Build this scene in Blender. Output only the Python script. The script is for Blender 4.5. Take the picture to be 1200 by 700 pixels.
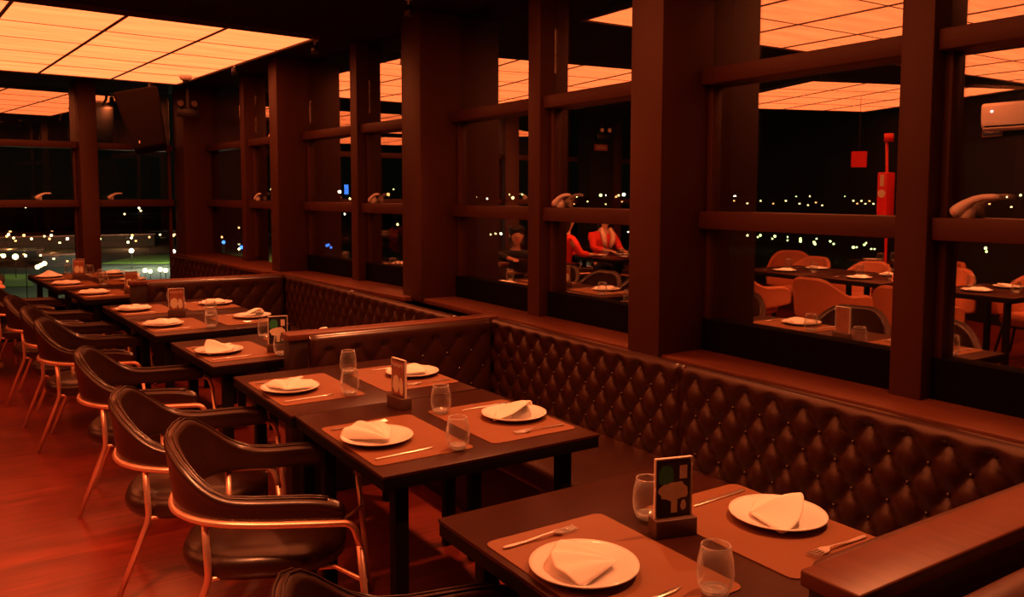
import bpy, bmesh, math, random
import numpy as np
from mathutils import Vector, Matrix
random.seed(7)
PI = math.pi
C = bpy.context.scene.collection
for o in list(bpy.data.objects): bpy.data.objects.remove(o)

# ------------------------------------------------------------------ camera, world, exposure
PSI = math.radians(32.95); TH = math.atan(73/970); ROLL = math.radians(0.12)
fw = Vector((math.sin(PSI)*math.cos(TH), math.cos(PSI)*math.cos(TH), -math.sin(TH)))
rt = Vector((math.cos(PSI), -math.sin(PSI), 0)); up = rt.cross(fw)
r2 = math.cos(ROLL)*rt + math.sin(ROLL)*up; u2 = -math.sin(ROLL)*rt + math.cos(ROLL)*up
cam = bpy.data.objects.new('camera', bpy.data.cameras.new('camera')); C.objects.link(cam)
CAMZ = 1.65
cam.matrix_world = Matrix(((r2.x, u2.x, -fw.x, 0), (r2.y, u2.y, -fw.y, 0), (r2.z, u2.z, -fw.z, CAMZ), (0, 0, 0, 1)))
cam.data.sensor_width = 36; cam.data.lens = 970/1200*36; cam.data.shift_y = -50/1200
cam.data.clip_end = 5000; cam.data.clip_start = 0.05
bpy.context.scene.camera = cam
sc = bpy.context.scene
sc.view_settings.view_transform = 'Standard'; sc.view_settings.look = 'None'
sc.view_settings.gamma = 1; sc.view_settings.use_curve_mapping = False
sc.view_settings.exposure = 0.0
w = bpy.data.worlds.new('night'); sc.world = w; w.use_nodes = True
w.node_tree.nodes['Background'].inputs[0].default_value = (0.30, 0.36, 0.20, 1)
w.node_tree.nodes['Background'].inputs[1].default_value = 0.006
PANEL_COL = (1.0, 0.170, 0.045); PANEL_STR = 2.6
SPOT_COL = (1.0, 0.26, 0.085); SPOT_W = 230

# ------------------------------------------------------------------ materials
def mat(name, col, rough=0.5, metal=0.0, spec=0.5, noise=None, bump=None, coat=0.0, sheen=0.0, stretch=(1, 1, 1)):
    m = bpy.data.materials.new(name); m.use_nodes = True
    nt = m.node_tree; b = nt.nodes['Principled BSDF']
    b.inputs['Base Color'].default_value = (*col, 1); b.inputs['Roughness'].default_value = rough
    b.inputs['Metallic'].default_value = metal; b.inputs['Specular IOR Level'].default_value = spec
    b.inputs['Coat Weight'].default_value = coat; b.inputs['Coat Roughness'].default_value = 0.2
    tc = nt.nodes.new('ShaderNodeTexCoord'); mp = nt.nodes.new('ShaderNodeMapping')
    mp.inputs['Scale'].default_value = stretch
    nt.links.new(tc.outputs['Object'], mp.inputs['Vector'])
    if noise:
        sc_, amt = noise
        n = nt.nodes.new('ShaderNodeTexNoise'); n.inputs['Scale'].default_value = sc_; n.inputs['Detail'].default_value = 5
        nt.links.new(mp.outputs[0], n.inputs['Vector'])
        mx = nt.nodes.new('ShaderNodeMix'); mx.data_type = 'RGBA'
        mx.inputs['A'].default_value = (*[c*(1-amt) for c in col], 1); mx.inputs['B'].default_value = (*[min(1, c*(1+amt)) for c in col], 1)
        nt.links.new(n.outputs['Fac'], mx.inputs['Factor']); nt.links.new(mx.outputs['Result'], b.inputs['Base Color'])
    if bump:
        sc_, st, di = bump
        n = nt.nodes.new('ShaderNodeTexNoise'); n.inputs['Scale'].default_value = sc_; n.inputs['Detail'].default_value = 4
        nt.links.new(mp.outputs[0], n.inputs['Vector'])
        bp = nt.nodes.new('ShaderNodeBump'); bp.inputs['Strength'].default_value = st; bp.inputs['Distance'].default_value = di
        nt.links.new(n.outputs['Fac'], bp.inputs['Height']); nt.links.new(bp.outputs[0], b.inputs['Normal'])
    return m
def emit(name, col, st, noise=None):
    m = bpy.data.materials.new(name); m.use_nodes = True; nt = m.node_tree; nt.nodes.clear()
    o = nt.nodes.new('ShaderNodeOutputMaterial'); e = nt.nodes.new('ShaderNodeEmission')
    e.inputs[0].default_value = (*col, 1); e.inputs[1].default_value = st
    nt.links.new(e.outputs[0], o.inputs[0])
    if noise:
        n = nt.nodes.new('ShaderNodeTexNoise'); n.inputs['Scale'].default_value = 1.6; n.inputs['Detail'].default_value = 3
        tc = nt.nodes.new('ShaderNodeTexCoord'); mp = nt.nodes.new('ShaderNodeMapping'); mp.inputs['Scale'].default_value = (0.8, 5, 1)
        nt.links.new(tc.outputs['Object'], mp.inputs[0]); nt.links.new(mp.outputs[0], n.inputs['Vector'])
        mr = nt.nodes.new('ShaderNodeMapRange'); mr.inputs['To Min'].default_value = st*(1-noise); mr.inputs['To Max'].default_value = st*(1+noise)
        mr.inputs['From Min'].default_value = 0.3; mr.inputs['From Max'].default_value = 0.7
        nt.links.new(n.outputs['Fac'], mr.inputs[0]); nt.links.new(mr.outputs[0], e.inputs[1])
    return m
M = {}
M['leather'] = mat('dark_brown_leather', (0.040, 0.012, 0.006), 0.36, spec=0.5, coat=.35, noise=(6, .25), bump=(160, .18, .002))
M['leather_roll'] = mat('brown_leather_roll', (0.085, 0.032, 0.019), 0.42, spec=0.7, noise=(5, .25), bump=(140, .2, .002))
M['button'] = mat('dark_button', (0.03, 0.015, 0.01), 0.22, spec=1.0)
M['chair_leather'] = mat('chair_brown_leather', (0.026, 0.008, 0.004), 0.34, spec=0.5, coat=.25, noise=(5, .3), bump=(120, .15, .002))
M['terracotta'] = mat('terracotta_upholstery', (0.44, 0.15, 0.07), 0.55, noise=(7, .12), bump=(200, .15, .002))
M['copper'] = mat('rose_copper_tube', (0.95, 0.55, 0.40), 0.32, metal=0.75)
M['table'] = mat('dark_table_wood', (0.036, 0.008, 0.003), 0.34, spec=0.35, noise=(9, .45), stretch=(1, 8, 1), bump=(30, .08, .001))
M['table_leg'] = mat('black_table_leg', (0.004, 0.003, 0.002), 0.6, spec=.15)
M['placemat'] = mat('tan_placemat', (0.215, 0.083, 0.030), 0.55, noise=(10, .12), bump=(300, .2, .001))
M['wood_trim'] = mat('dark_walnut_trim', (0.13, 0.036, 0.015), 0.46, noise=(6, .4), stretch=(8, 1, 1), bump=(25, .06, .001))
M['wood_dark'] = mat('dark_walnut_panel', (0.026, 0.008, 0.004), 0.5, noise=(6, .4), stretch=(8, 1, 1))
M['frame'] = mat('bronze_window_metal', (0.070, 0.023, 0.013), 0.5, metal=0.0, spec=0.35, noise=(3, .15), bump=(220, .12, .001))
M['dark'] = mat('matt_black_brown', (0.003, 0.002, 0.002), 0.8, spec=.08)
M['ceiling'] = mat('dark_ceiling', (0.010, 0.006, 0.005), 0.9, spec=.1, noise=(2, .2))
M['wall'] = mat('dark_wall_paint', (0.012, 0.008, 0.007), 0.85, spec=.15, noise=(4, .2))
M['porcelain'] = mat('white_porcelain', (0.86, 0.84, 0.80), 0.16, spec=0.5)
M['napkin'] = mat('white_linen', (0.86, 0.83, 0.78), 0.8, bump=(90, .3, .002))
M['steel'] = mat('polished_steel', (0.95, 0.93, 0.9), 0.32, metal=1.0)
M['white_plastic'] = mat('white_plastic', (0.92, 0.91, 0.89), 0.35)
M['black_plastic'] = mat('black_plastic', (0.02, 0.018, 0.018), 0.35)
M['grille'] = mat('speaker_grille', (0.012, 0.006, 0.004), 0.8, spec=.15, bump=(260, .6, .004))
M['block'] = mat('dark_wood_block', (0.10, 0.05, 0.035), 0.4, noise=(12, .3))
M['red'] = mat('red_enamel', (0.85, 0.03, 0.02), 0.35)
M['card_black'] = mat('menu_black', (0.02, 0.02, 0.02), 0.3)
M['card_green'] = mat('menu_green', (0.04, 0.30, 0.12), 0.4, noise=(60, .6))
M['card_food'] = mat('menu_food', (0.95, 0.80, 0.58), 0.4, noise=(60, .3))
M['card_pale'] = mat('menu_pale', (0.80, 0.74, 0.66), 0.4)
M['card_rust'] = mat('menu_rust', (0.34, 0.12, 0.07), 0.4, noise=(30, .5))
M['skin'] = mat('skin', (0.62, 0.36, 0.26), 0.5)
M['hair'] = mat('dark_hair', (0.02, 0.014, 0.01), 0.6)
M['shirt_black'] = mat('black_shirt', (0.02, 0.02, 0.022), 0.8)
M['shirt_red'] = mat('red_shirt', (0.80, 0.05, 0.035), 0.8)
M['scarf'] = mat('pale_vest', (0.85, 0.62, 0.5), 0.8)
M['trousers'] = mat('dark_trousers', (0.03, 0.03, 0.04), 0.8)
M['panel_on'] = emit('lit_ceiling_diffuser', PANEL_COL, PANEL_STR, .16)
M['grid'] = mat('dark_panel_grid', (0.10, 0.05, 0.03), 0.6)
M['lamp_warm'] = emit('street_lamp_glow', (1.0, 0.80, 0.30), 11)
M['lamp_green'] = emit('greenish_lamp_glow', (0.80, 1.0, 0.35), 9)
M['lamp_white'] = emit('white_lamp_glow', (1.0, 0.92, 0.70), 16)
M['lamp_orange'] = emit('orange_lamp_glow', (1.0, 0.40, 0.12), 8)
M['lamp_blue'] = emit('blue_sign_glow', (0.05, 0.20, 1.0), 6)
M['lamp_red'] = emit('red_light_glow', (1.0, 0.03, 0.02), 8)
M['spot_glow'] = emit('spot_lamp_glow', (1.0, 0.55, 0.25), 4)
M['ground'] = mat('night_ground', (0.03, 0.035, 0.02), 0.9, noise=(.02, .5))
M['grass'] = mat('pitch_grass', (0.20, 0.32, 0.03), 0.9, noise=(.05, .3))
M['building'] = mat('night_building', (0.05, 0.04, 0.035), 0.8)

# clear drinking glass; pale translucent mixed in at grazing angles paints its bright outline
g = bpy.data.materials.new('clear_glass'); g.use_nodes = True; b = g.node_tree.nodes['Principled BSDF']
nt = g.node_tree; nt.nodes.clear(); o = nt.nodes.new('ShaderNodeOutputMaterial'); mx = nt.nodes.new('ShaderNodeMixShader'); m2 = nt.nodes.new('ShaderNodeMixShader')
tr = nt.nodes.new('ShaderNodeBsdfTransparent'); gl = nt.nodes.new('ShaderNodeBsdfGlossy'); df = nt.nodes.new('ShaderNodeBsdfTranslucent'); fr = nt.nodes.new('ShaderNodeLayerWeight'); fr.inputs[0].default_value = .5
tr.inputs[0].default_value = (.96, .96, .95, 1); gl.inputs['Roughness'].default_value = .12; df.inputs[0].default_value = (.9, .9, .88, 1)
pw = nt.nodes.new('ShaderNodeMath'); pw.operation = 'POWER'; pw.inputs[1].default_value = 2.4
ml = nt.nodes.new('ShaderNodeMath'); ml.operation = 'MULTIPLY_ADD'; ml.inputs[1].default_value = 1.0; ml.inputs[2].default_value = .05; ml.use_clamp = True
m2.inputs[0].default_value = .6; nt.links.new(df.outputs[0], m2.inputs[1]); nt.links.new(gl.outputs[0], m2.inputs[2])
nt.links.new(fr.outputs['Facing'], pw.inputs[0]); nt.links.new(pw.outputs[0], ml.inputs[0]); nt.links.new(ml.outputs[0], mx.inputs[0]); nt.links.new(tr.outputs[0], mx.inputs[1]); nt.links.new(m2.outputs[0], mx.inputs[2]); nt.links.new(mx.outputs[0], o.inputs[0])
M['glass'] = g
g3 = g.copy(); g3.name = 'whitened_glass_base'; M['glass_base'] = g3  # white diffuse swapped in to imitate refracted light in base and rim
for n_ in g3.node_tree.nodes:
    if n_.type == 'MATH' and n_.operation == 'MULTIPLY_ADD': n_.inputs[2].default_value = .42
    if n_.type == 'BSDF_TRANSLUCENT':
        d_ = g3.node_tree.nodes.new('ShaderNodeBsdfDiffuse'); d_.inputs[0].default_value = (.9, .9, .88, 1); tgt_ = n_.outputs[0].links[0].to_socket; g3.node_tree.links.new(d_.outputs[0], tgt_)
# acrylic
g = bpy.data.materials.new('clear_acrylic'); g.use_nodes = True; b = g.node_tree.nodes['Principled BSDF']
b.inputs['Transmission Weight'].default_value = 1; b.inputs['Roughness'].default_value = 0.03; b.inputs['IOR'].default_value = 1.2
M['acrylic'] = g
# reflective solar glazing
g = bpy.data.materials.new('reflective_window_glass'); g.use_nodes = True; nt = g.node_tree; nt.nodes.clear()
o = nt.nodes.new('ShaderNodeOutputMaterial'); mx = nt.nodes.new('ShaderNodeMixShader'); tr = nt.nodes.new('ShaderNodeBsdfTransparent')
gl = nt.nodes.new('ShaderNodeBsdfGlossy'); fr = nt.nodes.new('ShaderNodeLayerWeight'); ad = nt.nodes.new('ShaderNodeMath')
gl.inputs['Roughness'].default_value = 0.0; gl.inputs['Color'].default_value = (1, .96, .92, 1); tr.inputs[0].default_value = (.86, .86, .82, 1)
fr.inputs['Blend'].default_value = 0.5
ad.operation = 'MULTIPLY_ADD'; ad.inputs[1].default_value = 0.25; ad.inputs[2].default_value = 0.42; ad.use_clamp = True
nt.links.new(fr.outputs['Facing'], ad.inputs[0]); nt.links.new(ad.outputs[0], mx.inputs[0])
nt.links.new(tr.outputs[0], mx.inputs[1]); nt.links.new(gl.outputs[0], mx.inputs[2]); nt.links.new(mx.outputs[0], o.inputs[0])
M['window'] = g
g2 = g.copy(); g2.name = 'clear_window_glass'; M['window_clear'] = g2
for n_ in g2.node_tree.nodes:
    if n_.type == 'MATH': n_.inputs[1].default_value = .25; n_.inputs[2].default_value = .04
# floor planks
m = mat('red_brown_floor_planks', (0.42, 0.13, 0.085), 0.30, spec=0.7, coat=.5); nt = m.node_tree; b = nt.nodes['Principled BSDF']
tc = nt.nodes.new('ShaderNodeTexCoord'); bk = nt.nodes.new('ShaderNodeTexBrick'); ns = nt.nodes.new('ShaderNodeTexNoise'); mp = nt.nodes.new('ShaderNodeMapping')
bk.inputs['Scale'].default_value = 1; bk.inputs['Brick Width'].default_value = 1.3; bk.inputs['Row Height'].default_value = 0.13
bk.inputs['Mortar Size'].default_value = 0.0012; bk.inputs['Color1'].default_value = (0.27, 0.036, 0.018, 1); bk.inputs['Color2'].default_value = (0.19, 0.023, 0.012, 1); bk.inputs['Mortar'].default_value = (0.12, 0.03, 0.02, 1)
mp.inputs['Scale'].default_value = (1.2, 18, 1); ns.inputs['Scale'].default_value = 2.2; ns.inputs['Detail'].default_value = 6
nt.links.new(tc.outputs['Object'], bk.inputs['Vector']); nt.links.new(tc.outputs['Object'], mp.inputs[0]); nt.links.new(mp.outputs[0], ns.inputs['Vector'])
mx = nt.nodes.new('ShaderNodeMix'); mx.data_type = 'RGBA'; mx.blend_type = 'MULTIPLY'; mx.inputs['Factor'].default_value = 0.75
cr = nt.nodes.new('ShaderNodeValToRGB'); cr.color_ramp.elements[0].position = .3; cr.color_ramp.elements[0].color = (.45, .45, .45, 1); cr.color_ramp.elements[1].position = .7; cr.color_ramp.elements[1].color = (1.2, 1.2, 1.2, 1)
nt.links.new(ns.outputs['Fac'], cr.inputs[0]); nt.links.new(bk.outputs['Color'], mx.inputs['A']); nt.links.new(cr.outputs[0], mx.inputs['B'])
nt.links.new(mx.outputs['Result'], b.inputs['Base Color'])
M['floor'] = m

# ------------------------------------------------------------------ mesh helpers
def box(bm, c, s, rz=0, rx=0, ry=0):
    v = bmesh.ops.create_cube(bm, size=1)['verts']
    bmesh.ops.transform(bm, verts=v, matrix=Matrix.Translation(c) @ Matrix.Rotation(rz, 4, 'Z') @ Matrix.Rotation(ry, 4, 'Y') @ Matrix.Rotation(rx, 4, 'X') @ Matrix.Diagonal((*s, 1)))
    return v
def bb(x0, x1, y0, y1, z0, z1, bm=None):
    bm = bm or bmesh.new(); box(bm, ((x0+x1)/2, (y0+y1)/2, (z0+z1)/2), (abs(x1-x0), abs(y1-y0), abs(z1-z0))); return bm
def obj(name, bm, material, parent=None, smooth=False, bevel=0, seg=2, loc=None, rz=0):
    me = bpy.data.meshes.new(name); bm.normal_update(); bm.to_mesh(me); bm.free()
    me.materials.append(material)
    if smooth:
        for p in me.polygons: p.use_smooth = True
    o = bpy.data.objects.new(name, me); C.objects.link(o)
    if parent: o.parent = parent
    if loc: o.location = loc
    o.rotation_euler[2] = rz
    if bevel:
        md = o.modifiers.new('bevel', 'BEVEL'); md.width = bevel; md.segments = seg; md.limit_method = 'ANGLE'
        for p in me.polygons: p.use_smooth = True
        md.harden_normals = False
        me.set_sharp_from_angle(angle=math.radians(35)) if False else None
    return o
def thing(name, label, cat, loc=(0, 0, 0), rz=0, group=None):
    o = bpy.data.objects.new(name, None); C.objects.link(o); o.empty_display_size = .1
    o.location = loc; o.rotation_euler = (0, 0, rz); o['label'] = label; o['category'] = cat
    if group: o['group'] = group
    return o
def tag(o, label, cat, group=None, kind=None):
    o['label'] = label; o['category'] = cat
    if group: o['group'] = group
    if kind: o['kind'] = kind
    return o
def struct(o): o['kind'] = 'structure'; return o
def kids(o): return [c for c in bpy.data.objects if c.parent == o]
def dup(root, loc, rz=0, label=None, group=None):
    def cp(o, par):
        c = o.copy(); C.objects.link(c)
        if par: c.parent = par
        for ch in tree[o.name]: cp(ch, c)
        return c
    tree = {}
    def walk(o):
        tree[o.name] = kids(o)
        for k in tree[o.name]: walk(k)
    walk(root)
    r = cp(root, None); r.location = loc; r.rotation_euler = (0, 0, rz)
    if label: r['label'] = label
    if group: r['group'] = group
    return r
def tube(bm, pts, r, n=8, closed=False, caps=True, radii=None):
    pts = [Vector(p) for p in pts]; N = len(pts); rings = []
    T = []
    for i in range(N):
        a = pts[i-1] if (i or closed) else pts[i]; c = pts[(i+1) % N] if (i < N-1 or closed) else pts[i]
        T.append((c-a).normalized())
    ref = Vector((0, 0, 1)) if abs(T[0].z) < .9 else Vector((1, 0, 0))
    X = T[0].cross(ref).normalized()
    for i in range(N):
        X = (X - T[i]*X.dot(T[i])).normalized(); Y = T[i].cross(X)
        rr = radii[i] if radii else r
        rings.append([bm.verts.new(pts[i] + rr*(math.cos(2*PI*k/n)*X + math.sin(2*PI*k/n)*Y)) for k in range(n)])
    for i in range(N if closed else N-1):
        A, B = rings[i], rings[(i+1) % N]
        for k in range(n): bm.faces.new((A[k], A[(k+1) % n], B[(k+1) % n], B[k]))
    if caps and not closed: bm.faces.new(rings[0][::-1]); bm.faces.new(rings[-1])
    return bm
def fillet(pts, rad=.04, n=5):
    pts = [Vector(p) for p in pts]; out = [pts[0]]
    for i in range(1, len(pts)-1):
        a, b, c = pts[i-1], pts[i], pts[i+1]
        r1 = min(rad, (a-b).length*.45); r2_ = min(rad, (c-b).length*.45)
        p, q = b+(a-b).normalized()*r1, b+(c-b).normalized()*r2_
        for k in range(n+1):
            t = k/n; out.append((1-t)**2*p + 2*t*(1-t)*b + t*t*q)
    out.append(pts[-1]); return out
def lathe(bm, prof, n=32, c=(0, 0)):
    rings = []
    for r, z in prof:
        if r < 1e-5: rings.append([bm.verts.new((c[0], c[1], z))])
        else: rings.append([bm.verts.new((c[0]+r*math.cos(2*PI*k/n), c[1]+r*math.sin(2*PI*k/n), z)) for k in range(n)])
    for A, B in zip(rings, rings[1:]):
        for k in range(n):
            k2 = (k+1) % n
            if len(A) == 1 and len(B) > 1: bm.faces.new((A[0], B[k2], B[k]))
            elif len(B) == 1 and len(A) > 1: bm.faces.new((A[k], A[k2], B[0]))
            elif len(A) > 1: bm.faces.new((A[k], A[k2], B[k2], B[k]))
    return bm
def prism(bm, poly, z0, z1):
    a = [bm.verts.new((x, y, z0)) for x, y in poly]; b = [bm.verts.new((x, y, z1)) for x, y in poly]
    bm.faces.new(a[::-1]); bm.faces.new(b); n = len(poly)
    for i in range(n): bm.faces.new((a[i], a[(i+1) % n], b[(i+1) % n], b[i]))
    return bm
def rrect(x0, x1, y0, y1, r=.02, n=4):
    P = []
    for cx, cy, a0 in ((x1-r, y1-r, 0), (x0+r, y1-r, PI/2), (x0+r, y0+r, PI), (x1-r, y0+r, 1.5*PI)):
        for k in range(n+1): a = a0+k*PI/2/n; P.append((cx+r*math.cos(a), cy+r*math.sin(a)))
    return P
def text_mesh(name, s, size, material, parent, mw):
    cu = bpy.data.curves.new('lettering', 'FONT'); cu.body = s; cu.size = size; cu.align_x = 'CENTER'; cu.align_y = 'CENTER'; cu.extrude = .0006
    t = bpy.data.objects.new('lettering', cu); C.objects.link(t)
    dg = bpy.context.evaluated_depsgraph_get(); me = bpy.data.meshes.new_from_object(t.evaluated_get(dg))
    bpy.data.objects.remove(t); me.materials.clear(); me.materials.append(material); me.transform(mw)
    o = bpy.data.objects.new(name, me); C.objects.link(o)
    if parent: o.parent = parent
    return o

# ------------------------------------------------------------------ room shell
ZC = 2.92
struct(obj('floor', prism(bmesh.new(), [(-6.6, -3.2), (3.0, -3.2), (3.1, 5.6), (2.8, 11.2), (-7.2, 11.2)], -.12, 0), M['floor']))
struct(obj('ceiling', prism(bmesh.new(), [(-6.8, -3.4), (3.2, -3.4), (3.3, 5.6), (3.0, 11.5), (-7.4, 11.5)], ZC, ZC+.2), M['ceiling']))
struct(obj('wall_rear', bb(-6.6, 3.2, -3.4, -3.2, 0, ZC), M['wall']))
def wall_seg(name, a, b, z0, z1, th, m, off=0):
    a = Vector(a); b = Vector(b); d = (b-a).normalized(); n = Vector((d.y, -d.x))
    bm = bmesh.new(); P = [a+n*off, b+n*off, b+n*(off+th), a+n*(off+th)]
    prism(bm, [(p.x, p.y) for p in P], z0, z1); return obj(name, bm, m)
struct(wall_seg('wall_left', (-4.55, -3.2), (-4.75, 5.2), 0, ZC, -.2, M['wall']))
struct(wall_seg('wall_left', (-4.75, 5.2), (-6.3, 9.4), 0, ZC, -.2, M['wall']))
struct(wall_seg('wall_left', (-6.3, 9.4), (-6.4, 11.2), 0, ZC, -.2, M['wall']))

# window wall: three facets of a curved facade plus the end wall.  Line = front face of the columns, n = outward
FAC = [((2.645, -3.0), (2.645, 5.43)), ((2.645, 5.43), (2.41, 7.90)), ((2.41, 7.90), (2.13, 10.99)), ((2.45, 10.76), (-.817, 10.298)), ((-.817, 10.298), (-6.3, 10.95))]
ZT0, ZT1, ZM0, ZM1, ZL = 2.16, 2.235, 1.485, 1.567, .90
ZE = .42
def frame_of(f):
    a, b = Vector(FAC[f][0]), Vector(FAC[f][1]); d = (b-a).normalized(); n = Vector((d.y, -d.x))
    if f >= 3: n = Vector((d.y, -d.x))
    return a, d, n, (b-a).length
def fbox(bm, f, s0, s1, n0, n1, z0, z1):
    a, d, n, L = frame_of(f)
    P = [a+d*s0+n*n0, a+d*s1+n*n0, a+d*s1+n*n1, a+d*s0+n*n1]
    prism(bm, [(p.x, p.y) for p in P][::-1], z0, z1); return bm
tn = [0]
def post(f, s, wid, n0, n1=.46, z0=.88, z1=ZC):
    tn[0] += 1; bm = fbox(bmesh.new(), f, s-wid/2, s+wid/2, n0, n1, z0, z1)
    # shadow-gap groove line on the deep sides
    struct(obj('trim_%d' % tn[0], bm, M['frame'], bevel=.004))
wn = [0]
def lever(parent, f, s, nn, z, sgn=1, sc_=1.0):
    a, d, n, L = frame_of(f)
    base = a+d*s+n*nn
    # arm sweeps up and back along the wall
    def P(k, off, h): q = base + d*(-sgn*k*sc_) + n*off; return (q.x, q.y, z+h*sc_)
    bm = bmesh.new()
    arm = [(0.0, .018), (.02, .028), (.045, .048), (.075, .066), (.105, .074), (.135, .076), (.16, .074)]
    rad = [.019, .024, .019, .013, .011, .010, .008]
    tube(bm, [P(k, -.005, h) for k, h in arm], .01, 10, radii=[r*sc_ for r in rad])
    h = obj('handle', bm, M['white_plastic'], parent, smooth=True)
    bm = bmesh.new(); tube(bm, [P(.045, .012, 0), P(.05, .012, .03), P(.052, .008, .048)], .02, 12, radii=[.026*sc_, .02*sc_, .012*sc_])
    obj('handle_base', bm, M['white_plastic'], h, smooth=True)
    bm = bmesh.new(); tube(bm, [P(.012, -.022, .020), P(.012, -.027, .020)], .005, 10); obj('screw', bm, M['copper'], h)
def bay(f, s0, s1, handle=None, trans=True, nT=.241, nG=.325, sgn=1, hs=1.0):
    wn[0] += 1
    W = bpy.data.objects.new('window_%d' % wn[0], None); C.objects.link(W); struct(W)
    g0 = .010
    for nm, z0, z1 in (('upper_pane', ZT1-.02, ZC), ('middle_pane', ZM1-.02, ZT0+.02), ('lower_pane', (ZE if f >= 3 else ZL)-.02, ZM0+.02)):
        obj(nm, fbox(bmesh.new(), f, s0, s1, nG, nG+.006, z0, z1), M['window' if (f < 2 or nm == 'upper_pane') else 'window_clear'], W)
    if f < 2: obj('bottom_rail', fbox(bmesh.new(), f, s0+.002, s1-.002, nG-.045, nG+.05, ZL, 1.052), M['dark'], W)
    for z0, z1 in ((ZT0, ZT1), (ZM0, ZM1)):
        obj('transom', fbox(bmesh.new(), f, s0+.004, s1-.004, nT, nG+.05, z0, z1), M['frame'], W, bevel=.004)
    bm = bmesh.new()
    for s, e in ((s0, s0+.03), (s1-.03, s1)):
        fbox(bm, f, s, e, nG-.03, nG+.04, (ZE if f >= 3 else .95), ZT0)
    obj('sash_stile', bm, M['frame'], W, bevel=.003)
    if handle is not None: lever(W, f, handle, nT+.045, ZM1, sgn, hs)
Y0 = 3.0  # s = y + 3 on facet 0
colsA = [-2.0, .46, 2.935, 5.43]; mulA = [-.77, 1.745, 4.18]
post(0, colsA[0]+Y0, .22, 0); post(0, colsA[1]+Y0, .22, 0); post(0, colsA[2]+Y0, .215, 0)
for y in mulA: post(0, y+Y0, .125, .22)
bay(0, colsA[0]+Y0+.11, mulA[0]+Y0-.062); bay(0, mulA[0]+Y0+.062, colsA[1]+Y0-.11)
bay(0, colsA[1]+Y0+.11, mulA[1]+Y0-.062, handle=1.625+Y0)
bay(0, mulA[1]+Y0+.062, colsA[2]+Y0-.1075)
bay(0, colsA[2]+Y0+.1075, mulA[2]+Y0-.065, handle=4.05+Y0)
bay(0, mulA[2]+Y0+.065, colsA[3]+Y0-.16)
post(0, 5.43+Y0-.01, .30, 0)
LB = 2.481; post(1, LB/2+.02, .12, .21)
bay(1, .14, LB/2-.04, handle=LB/2-.12); bay(1, LB/2+.08, LB-.10, handle=None)
post(1, LB-.0, .19, 0)
LC = 3.10; post(2, LC*.44, .12, .20); bay(2, .10, LC*.44-.06, handle=LC*.44-.14); bay(2, LC*.44+.06, LC-.36, handle=None)
post(2, LC-.18, .42, -.02, .40)
# end wall: s runs towards -x
post(3, 1.32, .19, .12, z0=ZE-.02); post(3, 3.27, .22, .10, z0=ZE-.02); post(4, 2.3, .19, .12, z0=ZE-.02); post(4, 4.5, .19, .12, z0=ZE-.02)
bay(3, .34, 1.225, handle=1.10, nT=.20); bay(3, 1.415, 3.16, handle=1.86, nT=.20)
bay(4, .12, 2.2, nT=.20, handle=.4); bay(4, 2.4, 4.4, nT=.20); bay(4, 4.6, 5.5, nT=.20)
# low walls under the glazing
for f, s0, s1 in ((0, 0, 8.43), (1, 0, LB), (2, 0, LC), (3, 0, 3.33), (4, 0, 5.5)):
    nm = 'wall_right' if f < 3 else 'wall_end'
    struct(obj(nm, fbox(bmesh.new(), f, s0, s1, .20 if f<3 else .16, .42, 0, .862 if f<3 else ZE-.035), M['wall']))
# sill boards
tn_s = []
for f, s0, s1, n0 in ((0, 0, 8.43, .02), (1, 0.0, LB, -.06), (2, 0, LC, -.09), (3, .3, 3.33, .06), (4, 0, 5.5, .06)):
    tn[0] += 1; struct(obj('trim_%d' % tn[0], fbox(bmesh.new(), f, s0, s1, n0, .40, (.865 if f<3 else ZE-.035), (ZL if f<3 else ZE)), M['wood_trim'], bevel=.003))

# ------------------------------------------------------------------ luminous ceiling panels
def ceiling_panel(label, corner, ang, nx, ny, px, py, group='luminous ceiling panels'):
    """corner = right-near corner; columns run towards -x, rows towards +y, rotated by ang"""
    T = thing('ceiling_light_panel', label, 'ceiling light', (corner[0], corner[1], 2.885), ang)
    W, H = nx*px, ny*py
    bm = bmesh.new()
    bb(-W-.03, .03, -.03, .0, 0, .035, bm); bb(-W-.03, .03, H, H+.03, 0, .035, bm); bb(-W-.03, -W, 0, H, 0, .035, bm); bb(0, .03, 0, H, 0, .035, bm)
    for i in range(1, nx): bb(-i*px-.013, -i*px+.013, 0, H, .003, .033, bm)
    for j in range(1, ny): bb(-W, 0, j*py-.004, j*py+.004, .004, .030, bm)
    obj('panel_frame', bm, M['grid'], T)
    k = 0
    for i in range(nx):
        for j in range(ny):
            obj('diffuser', bb(-(i+1)*px+.013, -i*px-.013, j*py+.004, (j+1)*py-.004, .008, .022), M['panel_on'], T)
    return T
ceiling_panel('large lit orange ceiling panel at top left above the far tables', (2.345, 6.56), math.radians(5.4), 5, 5, .70, .72)
ceiling_panel('lit orange ceiling panel above the nearest booth, seen only mirrored in the window glass', (2.25, 1.18), math.radians(0.5), 5, 5, .70, .72)
ceiling_panel('lit orange ceiling panel beside the air conditioner wall, seen mirrored low in the glass', (-1.83, 5.93), math.radians(19), 4, 4, .69, .70)
ceiling_panel('lit orange ceiling panel over the left rear of the room, seen mirrored at the right edge', (-1.52, 1.90), math.radians(0), 4, 4, .69, .71)

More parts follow.
